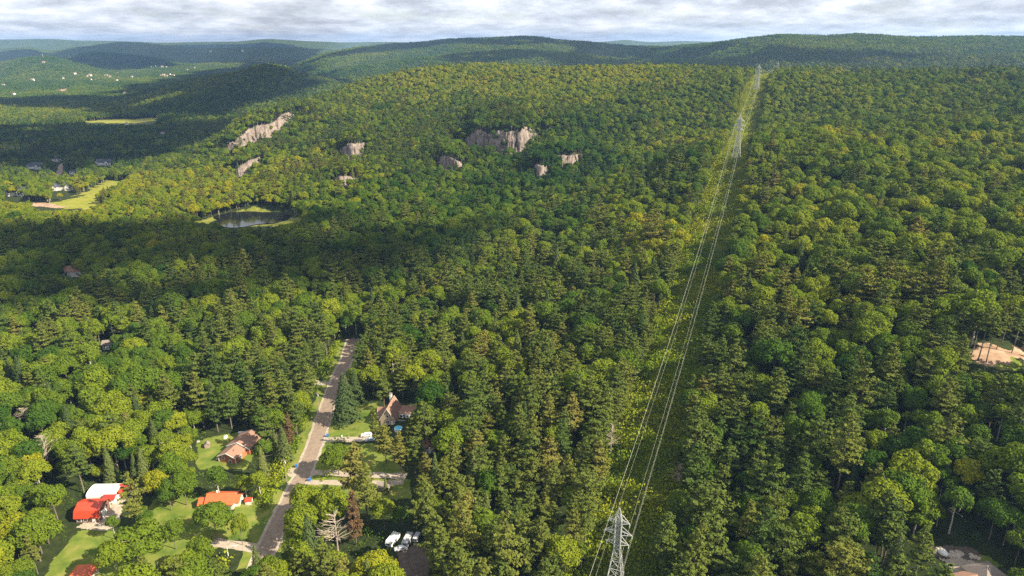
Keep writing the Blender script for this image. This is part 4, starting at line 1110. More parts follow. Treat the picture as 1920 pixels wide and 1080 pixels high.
# ---------------------------------------------------------------- lattice towers
ARM_Z = (5.2, 9.4, 13.2); ARM_W = (3.4, 4.4, 3.5)
def tower(x, y, H, ang, label, sc=1.0, thick=1.0):
    z = float(hz(x, y)); root = empty('lattice_tower', (x, y, z), ang); setp(root, label, 'pylon', 'steel lattice towers of the power line')
    w = 0.95 * sc
    def half(h):                      # half width of the body at height h
        top = H - 4.2 * sc; waist = H - 15.0 * sc
        if h >= top: return max(0.06, w * (H - h) / (H - top))
        if h >= waist: return w
        return w + (3.9 * sc - w) * ((waist - h) / waist) ** 1.0
    lv = [-0.5] + list(np.linspace(0, H - 15 * sc, 8)[1:]) + [H - 13.2 * sc, H - 11.2 * sc, H - 9.4 * sc, H - 7.3 * sc, H - 5.2 * sc, H - 4.2 * sc, H - 2.4 * sc, H]
    lv = sorted(set(lv)); mb = MB(); lr, br_ = .13 * thick, .075 * thick
    cor = ((-1, -1), (1, -1), (1, 1), (-1, 1))
    for a, b in zip(lv[:-1], lv[1:]):
        ha, hb = half(a), half(b)
        for k in range(4):
            c0, c1 = cor[k], cor[(k + 1) % 4]
            mb.bar((c0[0] * ha, c0[1] * ha, a), (c0[0] * hb, c0[1] * hb, b), lr, lr)
            mb.bar((c0[0] * ha, c0[1] * ha, a), (c1[0] * hb, c1[1] * hb, b), br_, br_)
            mb.bar((c1[0] * ha, c1[1] * ha, a), (c0[0] * hb, c0[1] * hb, b), br_, br_)
            if b < H: mb.bar((c0[0] * hb, c0[1] * hb, b), (c1[0] * hb, c1[1] * hb, b), br_, br_)
    mb.build('lattice_body', STEEL, root)
    tips = []
    for az, aw in zip(ARM_Z, ARM_W):
        for sg in (-1, 1):
            h = H - az * sc; A = MB(); tip = Vector((sg * aw * sc, 0, h + .1))
            for yy in (-1, 1):
                A.bar((sg * w, yy * w, h), tip, br_ * 1.35); A.bar((sg * w, yy * w, h + 2.0 * sc), tip, br_ * 1.2)
                for f in (.33, .66):
                    q = Vector((sg * w, yy * w, h)).lerp(tip, f); A.bar(q, Vector((sg * w, yy * w, h + 2.0 * sc)).lerp(tip, f), br_ * .8)
            for f in (.3, .6):
                A.bar(Vector((sg * w, -w, h)).lerp(tip, f), Vector((sg * w, w, h)).lerp(tip, f), br_ * .8)
            A.build('cross_arm', STEEL, root)
            I = MB()
            for k in range(7): I.bar((tip.x, 0, tip.z - .12 - k * .2), (tip.x, 0, tip.z - .25 - k * .2), .14 * thick, .09 * thick, 8)
            I.build('insulator', CERAMIC, root)
            m_ = Matrix.Rotation(ang, 3, 'Z') @ Vector((tip.x, 0, tip.z - 1.55)); tips.append(Vector((x, y, z)) + m_)
    P = MB()
    for c in cor: P.box((c[0] * 3.9 * sc, c[1] * 3.9 * sc, .1), (.9, .9, 1.2))
    P.build('footing', CREAM, root)
    return tips
def heading(i):
    a = LINE[i - 1]; b = LINE[i + 1]; return math.atan2(b[1] - a[1], b[0] - a[0]) - math.pi / 2
H1 = solve_h(*T1, float(hz(*T1)), 952); H2 = solve_h(*T2, float(hz(*T2)), 215); H3 = solve_h(*T3, float(hz(*T3)), 121); H4 = solve_h(*T4, float(hz(*T4)), 125)
print('TOWERS', H1, H2, H3, H4, [project(*t, float(hz(*t))) for t in (T1, T2, T3, T4)])
TIPS = [tower(*T1, H1, heading(1), 'nearest steel lattice power tower cut by the bottom of the photo', thick=.8),
        tower(*T2, H2, heading(2), 'steel lattice power tower halfway up the cleared strip', thick=2.0),
        tower(*T3, H3, heading(3), 'steel lattice power tower just below the hill crest', thick=2.4),
        tower(*T4, max(30, H4), heading(4), 'farthest small lattice power tower behind the hill crest', thick=1.7)]
def wires():
    names = ['upper left', 'upper right', 'middle left', 'middle right', 'lower left', 'lower right']
    x0, y0 = LINE[0]; dv = Vector((T1[0] - x0, T1[1] - y0, 0)) * .75
    for k in range(6):
        pts = [TIPS[0][k] - dv + Vector((0, 0, -12))] + [t[k] for t in TIPS]; mb = MB(); prev = None
        for a, b in zip(pts[:-1], pts[1:]):
            L = (b - a).length; sag = 9.0 * (L / 450) ** 2; n = 26; P0 = a
            for j in range(1, n + 1):
                f = j / n; q = a.lerp(b, f) + Vector((0, 0, -4 * sag * f * (1 - f)))
                r = .015 + .000022 * max(0, q.y)
                mb.bar(P0, q, r, r, 4); P0 = q
        o = mb.build('power_cable', WIRE); setp(o, names[k] + ' bare cable strung between the lattice power towers', 'cable')
wires()

# ---------------------------------------------------------------- buildings
def gable(root, cx, cy, w, d, h, rise, ridge='y', over=.45, wall=WHITE, roof=DARKROOF, z0=-.6, trim=None, nm=('wall', 'roof')):
    """box with a pitched roof; ridge runs along 'x' or 'y'"""
    if ridge == 'y':
        MB().prism([(cx - w / 2, z0), (cx + w / 2, z0), (cx + w / 2, h), (cx, h + rise), (cx - w / 2, h)], cy - d / 2, cy + d / 2).build(nm[0], wall, root)
    else:
        MB().prism([(cy - d / 2, z0), (cy + d / 2, z0), (cy + d / 2, h), (cy, h + rise), (cy - d / 2, h)], cx - w / 2, cx + w / 2, 'x').build(nm[0], wall, root)
    span, ln = (w, d) if ridge == 'y' else (d, w); hs = span / 2 + over; drop = rise * over / (span / 2); t = .22
    prof = [(-hs, h - drop + .03), (0, h + rise + .03), (hs, h - drop + .03), (hs, h - drop + t), (0, h + rise + t + .05), (-hs, h - drop + t)]
    c = cx if ridge == 'y' else cy; e_ = (cy, cx)[ridge == 'x']
    R_ = MB().prism([(c + a, b) for a, b in prof], e_ - ln / 2 - over, e_ + ln / 2 + over, 'y' if ridge == 'y' else 'x').build(nm[1], roof, root)
    if trim:
        tp = [(-hs, h - drop - .12), (0, h + rise - .12), (hs, h - drop - .12), (hs, h - drop + t + .05), (0, h + rise + t + .12), (-hs, h - drop + t + .05)]
        m = MB()
        for e0 in (e_ - ln / 2 - over - .12, e_ + ln / 2 + over + .002): m.prism([(c + a, b) for a, b in tp], e0, e0 + .12, 'y' if ridge == 'y' else 'x')
        m.build('roof_trim', trim, root)
    return R_
def window(root, x, y, z, w, h, face='-y', frame=WHITE):
    f = {'-y': ((0, -.04), (w + .3, .1)), 'y': ((0, .04), (w + .3, .1)), 'x': ((.04, 0), (.1, w + .3)), '-x': ((-.04, 0), (.1, w + .3))}[face]
    a = MB().box((x + f[0][0], y + f[0][1], z), (f[1][0], f[1][1], h + .3)).build('window', frame, root)
    g = [(q - .3 if q > .2 else q) for q in f[1]]
    p = MB()
    for o in (-.25, .25):
        ox, oy = (o * w, 0) if face in ('y', '-y') else (0, o * w)
        p.box((x + f[0][0] * 1.6 + ox, y + f[0][1] * 1.6 + oy, z), ((g[0] * .46) if face in ('y', '-y') else g[0], (g[1] * .46) if face not in ('y', '-y') else g[1], h))
    p.build('pane', GLASS, a)
def door(root, x, y, z, w, h, face='-y', m=WHITE, name='door'):
    dx, dy = (w, .1) if face in ('y', '-y') else (.1, w); s = {'-y': (0, -.05), 'y': (0, .05), 'x': (.05, 0), '-x': (-.05, 0)}[face]
    d_ = MB().box((x + s[0], y + s[1], z + h / 2), (dx, dy, h)).build(name, m, root)
    MB().box((x + s[0] * 2.6 + (w * .35 if dx > dy else 0), y + s[1] * 2.6 + (w * .35 if dy > dx else 0), z + 1.0), (.12, .12, .12)).build('handle', STEEL, d_)
def site(name, px, py, ang, label, cat):
    x, y, z = hit(px, py); r = empty(name, (x, y, z), ang); setp(r, label, cat); return r
def ang_px(a, b):
    p, q = hit(*a), hit(*b); return math.atan2(q[1] - p[1], q[0] - p[0])

# brown brick house with a lower front wing
a_side = ang_px((445, 872), (472, 847)); r = site('house', 444, 871, a_side - math.pi / 2, 'reddish brown brick house with brown shingle roof and white trim on a lawn', 'house')
gable(r, -4.6, 4.0, 8.6, 8.0, 3.1, 1.9, 'y', .4, BRICK, BROWNROOF, trim=WHITE)
gable(r, -4.3, 13.2, 11.0, 10.4, 3.3, 2.4, 'y', .5, BRICK, BROWNROOF, trim=WHITE)
window(r, -6.6, 0, 2.2, 1.3, 1.2); window(r, -3.0, 0, 1.0, 1.2, 1.3); window(r, -.3, 3.4, 1.8, 1.6, 1.4, 'x'); window(r, 1.2, 11, 1.8, 1.8, 1.3, 'x'); door(r, 1.2, 14.6, .1, 1.1, 2.1, 'x')
m = MB(); m.box((-.28, -.03, 1.3), (.34, .12, 3.4)); m.box((-8.95, -.03, 1.3), (.3, .12, 3.4)); m.build('corner_board', WHITE, r)
for xx, yy in ((-3.2, 3.2), (-6.0, 5.5)): MB().box((xx, yy, 4.6), (.35, .35, .9)).build('roof_vent', DARKROOF, r)
m = MB(); m.box((-9.9, 2.0, 1.0), (1.6, 4.0, .16))
for yy in (.2, 1.4, 2.6, 3.8): m.box((-10.6, yy, .9), (.1, .1, 1.9))
m.build('side_deck', WOOD, r)
# cottage
a_front = ang_px((714, 797), (741, 797)); r = site('cottage', 727, 797, a_front + R(4), 'tan stone cottage with steep brown gable roof and white chimney', 'house')
gable(r, 0, 6.2, 7.0, 12.0, 3.0, 5.8, 'y', .5, STONE, BROWNROOF, trim=CREAM)
gable(r, -3.4, 5.6, 4.6, 3.6, 3.4, 2.8, 'x', .35, STONE, BROWNROOF, trim=CREAM, nm=('dormer_wall', 'dormer_roof'))
window(r, 0, .2, 4.6, 1.2, 1.3); window(r, 0, .2, 1.6, 1.6, 1.1)
c_ = MB().box((-1.6, 12.6, 6.2), (1.1, 1.0, 7.6)).build('chimney', WHITE, r); MB().box((-1.6, 12.6, 10.1), (1.35, 1.25, .2)).build('chimney_cap', GREYROOF, c_)
MB().box((7.4, 9.4, 1.2), (7.4, 6.4, 3.6)).build('annex_wall', WHITE, r); MB().prism([(6.0, 3.06), (13.3, 3.3), (13.3, 3.55), (6.0, 3.32)], 3.6, 11.6, 'x').build('annex_roof', BROWNROOF, r)
for k in range(4): window(r, 5.0 + k * 1.6, 6.2, 1.6, 1.1, 1.5)
MB().box((5.6, 4.3, .2), (4.2, 3.4, .5)).build('terrace', CREAM, r); door(r, 2.2, .2, .1, 1.0, 2.0)
m = MB()
for k in range(9): m.box((3.7 + k * .5, 2.6, .95), (.08, .08, 1.0))
m.box((5.7, 2.6, 1.5), (4.2, .12, .1)); m.build('railing', WHITE, r)
def pool():
    x, y, z = hit(747, 806); r = empty('round_pool', (x, y, z)); setp(r, 'bright blue round above ground pool beside the stone cottage', 'pool')
    w = MB(); w.bar((0, 0, -.2), (0, 0, 1.1), 1.9, 1.9, 24); w.build('pool_wall', WHITE, r)
    w = MB(); w.bar((0, 0, 1.1), (0, 0, 1.14), 1.75, 1.75, 24); w.build('water', POOL, r)
pool()
# barn
r = site('barn', 165, 980, ang_px((147, 981), (183, 980)), 'brown barn with bright red gambrel roof and white garage door', 'barn')
w, d = 8.6, 9.0; g_ = [(0, 2.6), (.9, 4.6), (4.5, 5.9), (8.1, 4.6), (9.0, 2.6)]
MB().prism([(0, -.5), (9.0, -.5)] + g_[::-1], -w / 2, w / 2, 'x').build('wall', BROWNWALL, r)
ro = [(-.5, 2.15), (.75, 4.72), (4.5, 6.1), (8.25, 4.72), (9.5, 2.15), (9.5, 2.4), (8.35, 4.95), (4.5, 6.35), (.65, 4.95), (-.5, 2.4)]
MB().prism(ro, -w / 2 - .5, w / 2 + .5, 'x').build('roof', RED, r)
for xx in (-3.0, -.6): window(r, xx, 0, 1.3, 1.3, 1.1)
door(r, 2.4, 0, 0, 1.2, 2.1); door(r, w / 2, 4.2, 0, 3.6, 3.0, 'x', WHITE, 'garage_door')
m = MB()
for yy in (0.02, 8.98): m.box((w / 2 + .02, yy, 1.0), (.12, .25, 3.0))
m.build('corner_board', CREAM, r)
# white canopy, red link and the small white shed beyond
r = site('storage_shelter', 190, 938, ang_px((165, 940), (215, 940)), 'long white roofed shelter right behind the red roofed barn', 'shelter')
m = MB(); n_ = 12; pr_ = [(4.0 - 4.0 * math.cos(math.pi * k / n_), 1.9 + 1.5 * math.sin(math.pi * k / n_)) for k in range(n_ + 1)]
m.prism([(0, -.3), (8, -.3)] + pr_[::-1], -5.8, 5.8, 'x').build('canopy', WHITE, r)
door(r, 5.85, 3.9, 0, 2.2, 2.2, 'x', GREYROOF); 
r = site('shed', 205, 944, ang_px((190, 944), (215, 944)), 'low dark red lean-to between the barn and the white shelter', 'shed')
gable(r, 0, 1.6, 4.4, 3.2, 2.0, .9, 'x', .3, WHITE, DARKRED); door(r, 2.2, 1.6, 0, 1.6, 1.8, 'x')
r = site('shed', 237, 928, ang_px((226, 929), (247, 928)), 'small white shed with dark red roof right of the white shelter', 'shed')
gable(r, 0, 2.2, 4.8, 4.2, 2.3, 1.5, 'x', .35, WHITE, DARKRED); window(r, -.6, .1, 1.4, .7, .7); window(r, .6, .1, 1.4, .7, .7)
r = site('shed', 224, 934, 0, 'tiny red shed squeezed between white shelter and white shed', 'shed')
gable(r, 0, 1.2, 2.0, 2.4, 2.1, 1.0, 'y', .25, DARKRED, RED); door(r, 0, 0, 0, .9, 1.8)
# orange roofed house
r = site('house', 412, 957, ang_px((380, 955), (445, 955)) + R(3), 'bright orange metal roofed house half hidden behind leafy trees', 'house')
gable(r, 0, 4.2, 10.5, 8.0, 2.8, 2.1, 'x', .6, CREAM, ORANGE); gable(r, 5.6, 4.6, 3.0, 5.2, 2.3, 1.5, 'x', .4, CREAM, ORANGE, nm=('porch_wall', 'porch_roof')); gable(r, -6.4, 3.4, 4.0, 5.0, 2.2, 1.4, 'x', .4, CREAM, ORANGE, nm=('wing_wall', 'wing_roof'))
for xx in (-3, 0, 3): window(r, xx, .2, 1.5, 1.3, 1.1)
MB().box((-2.2, 5.4, 5.0), (.5, .5, 1.0)).build('chimney', WHITE, r); door(r, 1.6, .2, 0, 1.0, 2.0)
r = site('shed', 466, 947, .1, 'tiny bright red roofed shed on the lawn right of the orange roofed house', 'shed')
gable(r, 0, 1.2, 2.4, 2.2, 1.7, .8, 'x', .2, CREAM, RED); door(r, 0, .1, 0, .8, 1.6)
r = site('house', 150, 1096, .05, 'orange red hipped roof top poking up at the bottom edge', 'house')
MB().box((0, 3, 1.2), (7.0, 6.0, 3.0)).build('wall', CREAM, r)
MB().add([(-4, -.6, 2.7), (4, -.6, 2.7), (4, 6.6, 2.7), (-4, 6.6, 2.7), (-.6, 3, 5.2), (.6, 3, 5.2), (-4, -.6, 2.5), (4, -.6, 2.5), (4, 6.6, 2.5), (-4, 6.6, 2.5)],
         [(0, 1, 5, 4), (1, 2, 5), (2, 3, 4, 5), (3, 0, 4), (6, 7, 1, 0), (7, 8, 2, 1), (8, 9, 3, 2), (9, 6, 0, 3), (9, 8, 7, 6)]).build('roof', ORANGE, r)
window(r, -1.5, 0, 1.4, 1.1, 1.1); window(r, 1.5, 0, 1.4, 1.1, 1.1)
# garden things by the brown house
r = site('shed', 389, 841, .35, 'little grey brown garden shed on the lawn left of the brown brick house', 'shed')
gable(r, 0, 1.2, 2.2, 2.2, 1.7, .9, 'y', .2, WOOD, GREYROOF); door(r, 0, .1, 0, .8, 1.5, m=WOOD)
for q, a in enumerate((451, 460, 469, 479)):
    x, y, z = hit(a, 813); o = MB().box((0, 0, .4), (1.9, .9, .8)).box((0, 0, .84), (2.05, 1.05, .1)).build('planter', WHITE); o.location = (x, y, z); o.rotation_euler.z = -.1
    setp(o, ('leftmost', 'second from left', 'third from left', 'rightmost')[q] + ' white planter box of the row behind the brown house', 'planter')
def lump(name, x, y, z, s, m, seed):
    g = np.random.default_rng(seed); import bmesh
    bm = bmesh.new(); bmesh.ops.create_icosphere(bm, subdivisions=2, radius=1)
    for v_ in bm.verts:
        p = v_.co; f = 1 + .35 * (float(vnoise(p.x * 1.6 + seed, p.y * 1.6 + p.z)) - .5) + g.normal() * .04
        v_.co = Vector((p.x * s[0] * f, p.y * s[1] * f, max(-.3, p.z * s[2] * f)))
    me = bpy.data.meshes.new(name); bm.to_mesh(me); bm.free(); me.materials.append(m); o = link(name, me, None, (x, y, z)); o.rotation_euler.z = g.uniform(0, 6); return o
x, y, z = hit(423, 820); setp(lump('boulder', x, y, z, (1.6, 1.0, 1.0), WHITE, 3), 'pale boulder at the lawn edge behind the brown brick house', 'boulder')
x, y, z = hit(371, 828); setp(lump('boulder', x, y, z, (1.0, .8, .7), BOULDER, 4), 'grey rock at the far left end of the brown house lawn', 'boulder')
x, y, z = hit(641, 818); setp(lump('boulder', x, y, z, (.5, .4, .6), WHITE, 5), 'small white rock on the lawn near the driveway mouth', 'boulder')
# hidden houses in the wood
def plain_house(px, py, ang, w, d, h, rise, wall, roof, label, ridge='x', name='house', wing=False):
    r = site(name, px, py, ang, label, 'house' if name == 'house' else 'shed')
    gable(r, 0, d / 2, w, d, h, rise, ridge, .5, wall, roof)
    for xx in (-w * .28, w * .28): window(r, xx, 0, h * .55, w * .13, h * .35)
    door(r, 0, 0, 0, 1.1, 2.1)
    if wing:
        gable(r, -w * .34, -1.5, w * .3, 6.0, h * .96, rise * .95, 'y', .4, wall, roof, nm=('wing_wall', 'wing_roof'))
        window(r, -w * .34, -4.5, h * .5, w * .12, h * .4); gable(r, w * .3, -1.2, w * .22, 5.0, h * .9, rise * .8, 'y', .4, wall, roof, nm=('gable_wall', 'gable_roof'))
        window(r, w * .3, -3.7, h * .5, w * .09, h * .4)
    return r
plain_house(136, 520, .1, 15, 10, 5, 3, CREAM, BROWNROOF, 'brown roofed house alone in the shaded wood at the left')
plain_house(202, 656, .2, 5, 4.5, 3.5, 1.8, WHITE, GREYROOF, 'small white house peeking between trees in the wood at the left')
plain_house(806, 850, .3, 4.2, 5, 2.6, 2.2, WOOD, BROWNROOF, 'reddish brown shed among conifers right of the cottage', 'y', 'shed')
plain_house(719, 921, 0, 4.6, 3.4, 2.0, 1.3, WOOD, GREYROOF, 'small dark grey roofed shed below the lower driveways', 'x', 'shed')
VH_ = [(28, 367, 24, 1, 'big white gabled house with dark roof at the left edge of the valley'), (117, 357, 26, 1, 'cream gabled house with blue grey roof behind the yellow meadow'),
       (64, 317, 22, 1, 'white house with two bright gables in the dark valley plantation'), (194, 310, 24, 1, 'white gabled house with dark blue roof in the shaded valley'),
       (136, 327, 11, 0, 'small white house in the valley right of the grey lane'), (101, 303, 16, 0, 'white fronted house at the top of the grey lane in the valley'),
       (191, 297, 12, 0, 'narrow white house just behind the dark blue roofed one'), (37, 279, 11, 0, 'small white house alone among dark conifers at the left edge'),
       (113, 277, 13, 0, 'small white house deep in the shaded plantation'), (304, 251, 12, 0, 'white cabin with pinkish roof alone on the shaded slope'), (52, 328, 8, 0, 'tiny white house at the edge of the shaded plantation')]
for a, b, w, wg, lb in VH_: plain_house(a, b, random.uniform(-.25, .25), w, w * .5, 5.0 if w > 12 else 4, 4.5 if w > 12 else 2.6, WHITE if 'cream' not in lb else CREAM, BROWNROOF if 'pink' in lb else DARKROOF, lb, 'x', 'house', bool(wg))
# far villages, a few pixels each
vil = [(303, 146), (308, 145), (314, 147), (320, 144), (326, 146), (311, 149), (170, 146), (166, 148), (172, 155), (200, 147), (207, 149), (221, 143), (284, 129), (292, 128), (305, 129), (313, 130), (120, 152), (28, 184), (8, 166), (142, 143), (352, 135), (366, 131), (432, 131), (83, 122), (107, 112), (236, 182), (220, 156), (248, 149), (395, 98), (455, 97), (240, 245), (62, 155)]
for k, (a, b) in enumerate(vil):
    x, y, z = hit(a, b); s_ = 1.0 + .25 * math.sin(k * 2.3); r = empty('village_house', (x, y, z + 9), k * .7)
    L_ = 12.5 * s_ if b > 115 else 17
    gable(r, 0, 0, L_, L_ * .6, 6, 4, 'x', .5, WHITE if k % 2 else CREAM, BROWNROOF if k % 3 else GREYROOF, z0=-14)
    setp(r, 'distant white house of the %s' % ('main village cluster in the valley' if 295 < a < 330 and b > 140 else 'hamlet strung along the valley left of the main village' if a < 296 else 'settlement at the foot of the blue hills'), 'house',
         'white houses %s' % ('of the main village in the valley' if 295 < a < 330 and b > 140 else 'of the valley hamlets on the left' if a < 296 else 'at the foot of the blue hills'))
# masts
def mast(px, py, pyt, label):
    x, y, z = hit(px, py); h = solve_big(x, y, z, pyt); r = empty('radio_mast', (x, y, z)); setp(r, label, 'mast'); mb = MB(); w_ = h * .022
    for k in range(3):
        a = 2.09 * k; c = (math.cos(a) * w_, math.sin(a) * w_); mb.bar((*c, -2), (c[0] * .4, c[1] * .4, h), h * .011, h * .009)
        a2 = 2.09 * (k + 1); c2 = (math.cos(a2) * w_, math.sin(a2) * w_)
        for j in range(10): f0, f1 = j / 10, (j + 1) / 10; mb.bar((c[0] * (1 - .6 * f0), c[1] * (1 - .6 * f0), h * f0), (c2[0] * (1 - .6 * f1), c2[1] * (1 - .6 * f1), h * f1), h * .005)
    mb.build('lattice', STEEL, r); d = MB()
    for k in range(3): d.bar((0, -w_ * .5, h * (.75 + .08 * k)), (0, -w_ * 1.6, h * (.75 + .08 * k)), h * .02, h * .02, 10)
    d.build('dish_antenna', WHITE, r)
def solve_big(x, y, z, pyt):
    h = np.linspace(1, 160, 600); _, b, _ = project(x + 0 * h, y + 0 * h, z + h); return float(h[np.argmin(abs(b - pyt))])
mast(82, 113, 101, 'white radio mast on the green hill far at the left'); mast(966, 71, 58, 'thin radio mast on the top of the big far hill')

# ---------------------------------------------------------------- vehicles
def car(px, py, ang, paint, label, cat='car', L=4.5, H_=1.5, van=False):
    x, y, z = hit(px, py); r = empty('parked_car', (x, y, z + .08), ang); setp(r, label, cat); s_ = L / 4.5
    pr_ = [(-2.2, .35), (-2.25, .75), (-2.1, .95), (-1.2, 1.02)] + ([(-.7, 1.5), (2.0, 1.55), (2.2, .95)] if van else [(-.6, 1.45), (.9, 1.48), (1.7, 1.0), (2.15, .92)]) + [(2.25, .6), (2.2, .35)]
    pr_ = [(a * s_, b * H_ / 1.5) for a, b in pr_]
    MB().prism(pr_, -.86, .86).build('body', paint, r)
    gl = [(-1.0, 1.05), (-.6, 1.38), (1.9 if van else .85, 1.42), (1.95 if van else 1.4, 1.05)]
    MB().prism([(a * s_, b * H_ / 1.5) for a, b in gl], -.875, .875).build('side_windows', GLASS, r)
    MB().add([(-1.16 * s_, -.75, 1.05 * H_ / 1.5), (-1.16 * s_, .75, 1.05 * H_ / 1.5), (-.72 * s_, .7, 1.47 * H_ / 1.5), (-.72 * s_, -.7, 1.47 * H_ / 1.5)], [(0, 1, 2, 3)]).build('windscreen', GLASS, r)
    for a in (-1.4, 1.35):
        for b in (-.82, .82):
            w_ = MB().bar((a * s_, b - .1, .34), (a * s_, b + .1, .34), .34, .34, 14).build('wheel', RUBBER, r); MB().bar((a * s_, b - .12, .34), (a * s_, b + .12, .34), .18, .18, 10).build('rim', STEEL, w_)
    for b in (-.6, .6): MB().box((-2.24 * s_, b, .72), (.08, .3, .14)).build('headlight', CERAMIC, r)
car(687, 818, ang_px((680, 819), (695, 817)), CARWHITE, 'white car parked at the end of the cottage driveway', L=4.9, van=True)
car(694, 827, ang_px((685, 828), (700, 826)), CARGREY, 'bluish silver car parked beside the white one at the cottage')
car(752, 1031, ang_px((742, 1032), (762, 1028)), CARWHITE, 'white pickup style vehicle parked in the shade near the trailers', 'vehicle', 5.0)
def trailer(px, py, ang, m, label, L=6.5, W_=2.5, H_=2.7):
    x, y, z = hit(px, py); r = empty('camping_trailer', (x, y, z), ang); setp(r, label, 'trailer')
    pr_ = [(-L / 2, .7), (-L / 2 - .1, 1.6), (-L / 2 + .3, H_ - .2), (-L / 2 + .8, H_), (L / 2 - .6, H_), (L / 2, H_ - .5), (L / 2, .6), (L / 2 - .5, .45), (-L / 2 + .5, .45)]
    MB().prism([(a, b) for a, b in pr_], -W_ / 2, W_ / 2).build('shell', m, r)
    for b in (-W_ / 2 + .05, W_ / 2 - .05): MB().bar((.3, b - .12, .36), (.3, b + .12, .36), .36, .36, 14).build('wheel', RUBBER, r)
    MB().box((-L / 2 - .06, 0, 1.7), (.1, 1.5, .6)).build('front_window', GLASS, r); MB().box((0, -W_ / 2 - .03, 1.7), (1.2, .06, .6)).build('window', GLASS, r)
    MB().bar((-L / 2, 0, .5), (-L / 2 - 1.2, 0, .45), .07).build('hitch', STEEL, r)
trailer(737, 1017, 1.2, WHITE, 'white camping trailer under trees near the bottom centre, leftmost of three')
trailer(765, 1016, 1.35, TARP, 'grey tarpaulin covered trailer, middle of three under the trees', 6.5, 2.4, 2.4)
trailer(782, 1011, 1.35, TARP, 'small grey covered trailer, rightmost of three under the trees', 4.5, 1.8, 2.0)
def bin_(px, py, label):
    x, y, z = hit(px, py); r = empty('wheelie_bin', (x, y, z + .08), .3); setp(r, label, 'bin')
    MB().add([(a * w_, b * w_, h) for h, w_ in ((.05, .38), (1.15, .5)) for a, b in ((-1, -1), (1, -1), (1, 1), (-1, 1))], [(3, 2, 1, 0), (4, 5, 6, 7), (0, 1, 5, 4), (1, 2, 6, 5), (2, 3, 7, 6), (3, 0, 4, 7)]).build('tub', BLUE, r)
    MB().box((0, 0, 1.2), (1.1, 1.15, .1)).build('lid', BLUE, r)
    for a in (-.4, .4): MB().bar((a - .05, .5, .15), (a + .05, .5, .15), .15, .15, 10).build('wheel', RUBBER, r)
bin_(614, 819, 'blue bin at the mouth of the cottage driveway'); bin_(556, 876, 'blue bin on the left shoulder of the road'); bin_(581, 902, 'blue bin at the mouth of the lower driveways')
def pole(px, py, pyt, label, lamp=False, m=WOOD, r_=.16):
    x, y, z = hit(px, py); h = solve_h(x, y, z, pyt); r = empty('utility_pole' if not lamp else 'street_lamp', (x, y, z)); setp(r, label, 'pole' if not lamp else 'lamp')
    MB().bar((0, 0, -.5), (0, 0, h), r_, r_ * .7, 8).build('post', m, r)
    if lamp:
        A = MB(); p = Vector((0, 0, h))
        for k in range(6): q = Vector((.5 * (k + 1), 0, h + .7 * math.sin((k + 1) / 6 * 1.5))); A.bar(p, q, .07); p = q
        A.build('arm', WHITE, r); MB().box((3.3, 0, h + .62), (.9, .35, .18)).build('lamp_head', WHITE, r)
    else:
        MB().box((0, 0, h - .8), (2.2, .14, .14)).build('crossbar', WOOD, r); MB().bar((.35, 0, h - 2.3), (.35, 0, h - 1.4), .25, .25, 10).build('transformer', TARP, r)
pole(649, 622, 602, 'pale utility pole beyond the far end of the road', m=WHITE, r_=.24); pole(428, 1042, 1026, 'curved arm street lamp beside the gravel lane at the bottom', True, WHITE)
for q, (a, b, c, lb) in enumerate(((598, 770, 735, 'utility pole at the left of the road by the turnout'), (538, 905, 860, 'utility pole on the left verge near the brown brick house'))): pole(a, b, c, lb)
# rock garden, house and terrace in the lower right corner
g = np.random.default_rng(4)
for k in range(26):
    t = g.uniform(); a = 1748 + 92 * t; b = 1024 + 20 * t + g.uniform(0, 12) * (1 - .3 * t); x, y, z = hit(a, b); s_ = g.uniform(.35, .95)
    big = k == 0
    if big: x, y, z = hit(1769, 1037); s_ = 1.4
    o = lump('boulder', x, y, z, (s_ * 1.2, s_, s_ * .8), BOULDER if not big else WHITE, 40 + k)
    setp(o, 'largest pale boulder of the rock garden in the lower right corner' if big else 'tan boulder heaped in the rock garden above the terrace', 'boulder', None if big else 'boulders of the rock garden')
r = site('house', 1872, 1110, .25, 'brown hipped roof house cut by the lower right corner', 'house')
MB().box((0, 4.5, 1.2), (9.0, 8.0, 3.2)).build('wall', CREAM, r)
MB().add([(-5.2, 0, 2.8), (5.2, 0, 2.8), (5.2, 9.2, 2.8), (-5.2, 9.2, 2.8), (-.8, 4.6, 6.0), (.8, 4.6, 6.0), (-5.2, 0, 2.6), (5.2, 0, 2.6), (5.2, 9.2, 2.6), (-5.2, 9.2, 2.6)],
         [(0, 1, 5, 4), (1, 2, 5), (2, 3, 4, 5), (3, 0, 4), (6, 7, 1, 0), (7, 8, 2, 1), (8, 9, 3, 2), (9, 6, 0, 3), (9, 8, 7, 6)]).build('roof', GREYROOF, r)
gable(r, -7.6, 4.4, 8.0, 5.6, 2.4, 1.0, 'x', .4, CREAM, BROWNROOF, nm=('wing_wall', 'wing_roof'))
window(r, -2, .5, 1.5, 1.2, 1.2); window(r, 2, .5, 1.5, 1.2, 1.2)
def patio_set(px, py):
    x, y, z = hit(px, py); r = empty('garden_chair', (x, y, z + .06), .4); setp(r, 'white garden chair standing on the stone terrace', 'chair')
    MB().box((0, 0, .42), (.75, .7, .08)).build('seat', WHITE, r); MB().box((0, .36, .8), (.75, .08, .7)).build('backrest', WHITE, r)
    for a in (-.32, .32):
        for b in (-.3, .3): MB().box((a, b, .2), (.07, .07, .4)).build('leg', WHITE, r)
patio_set(1816, 1062); 

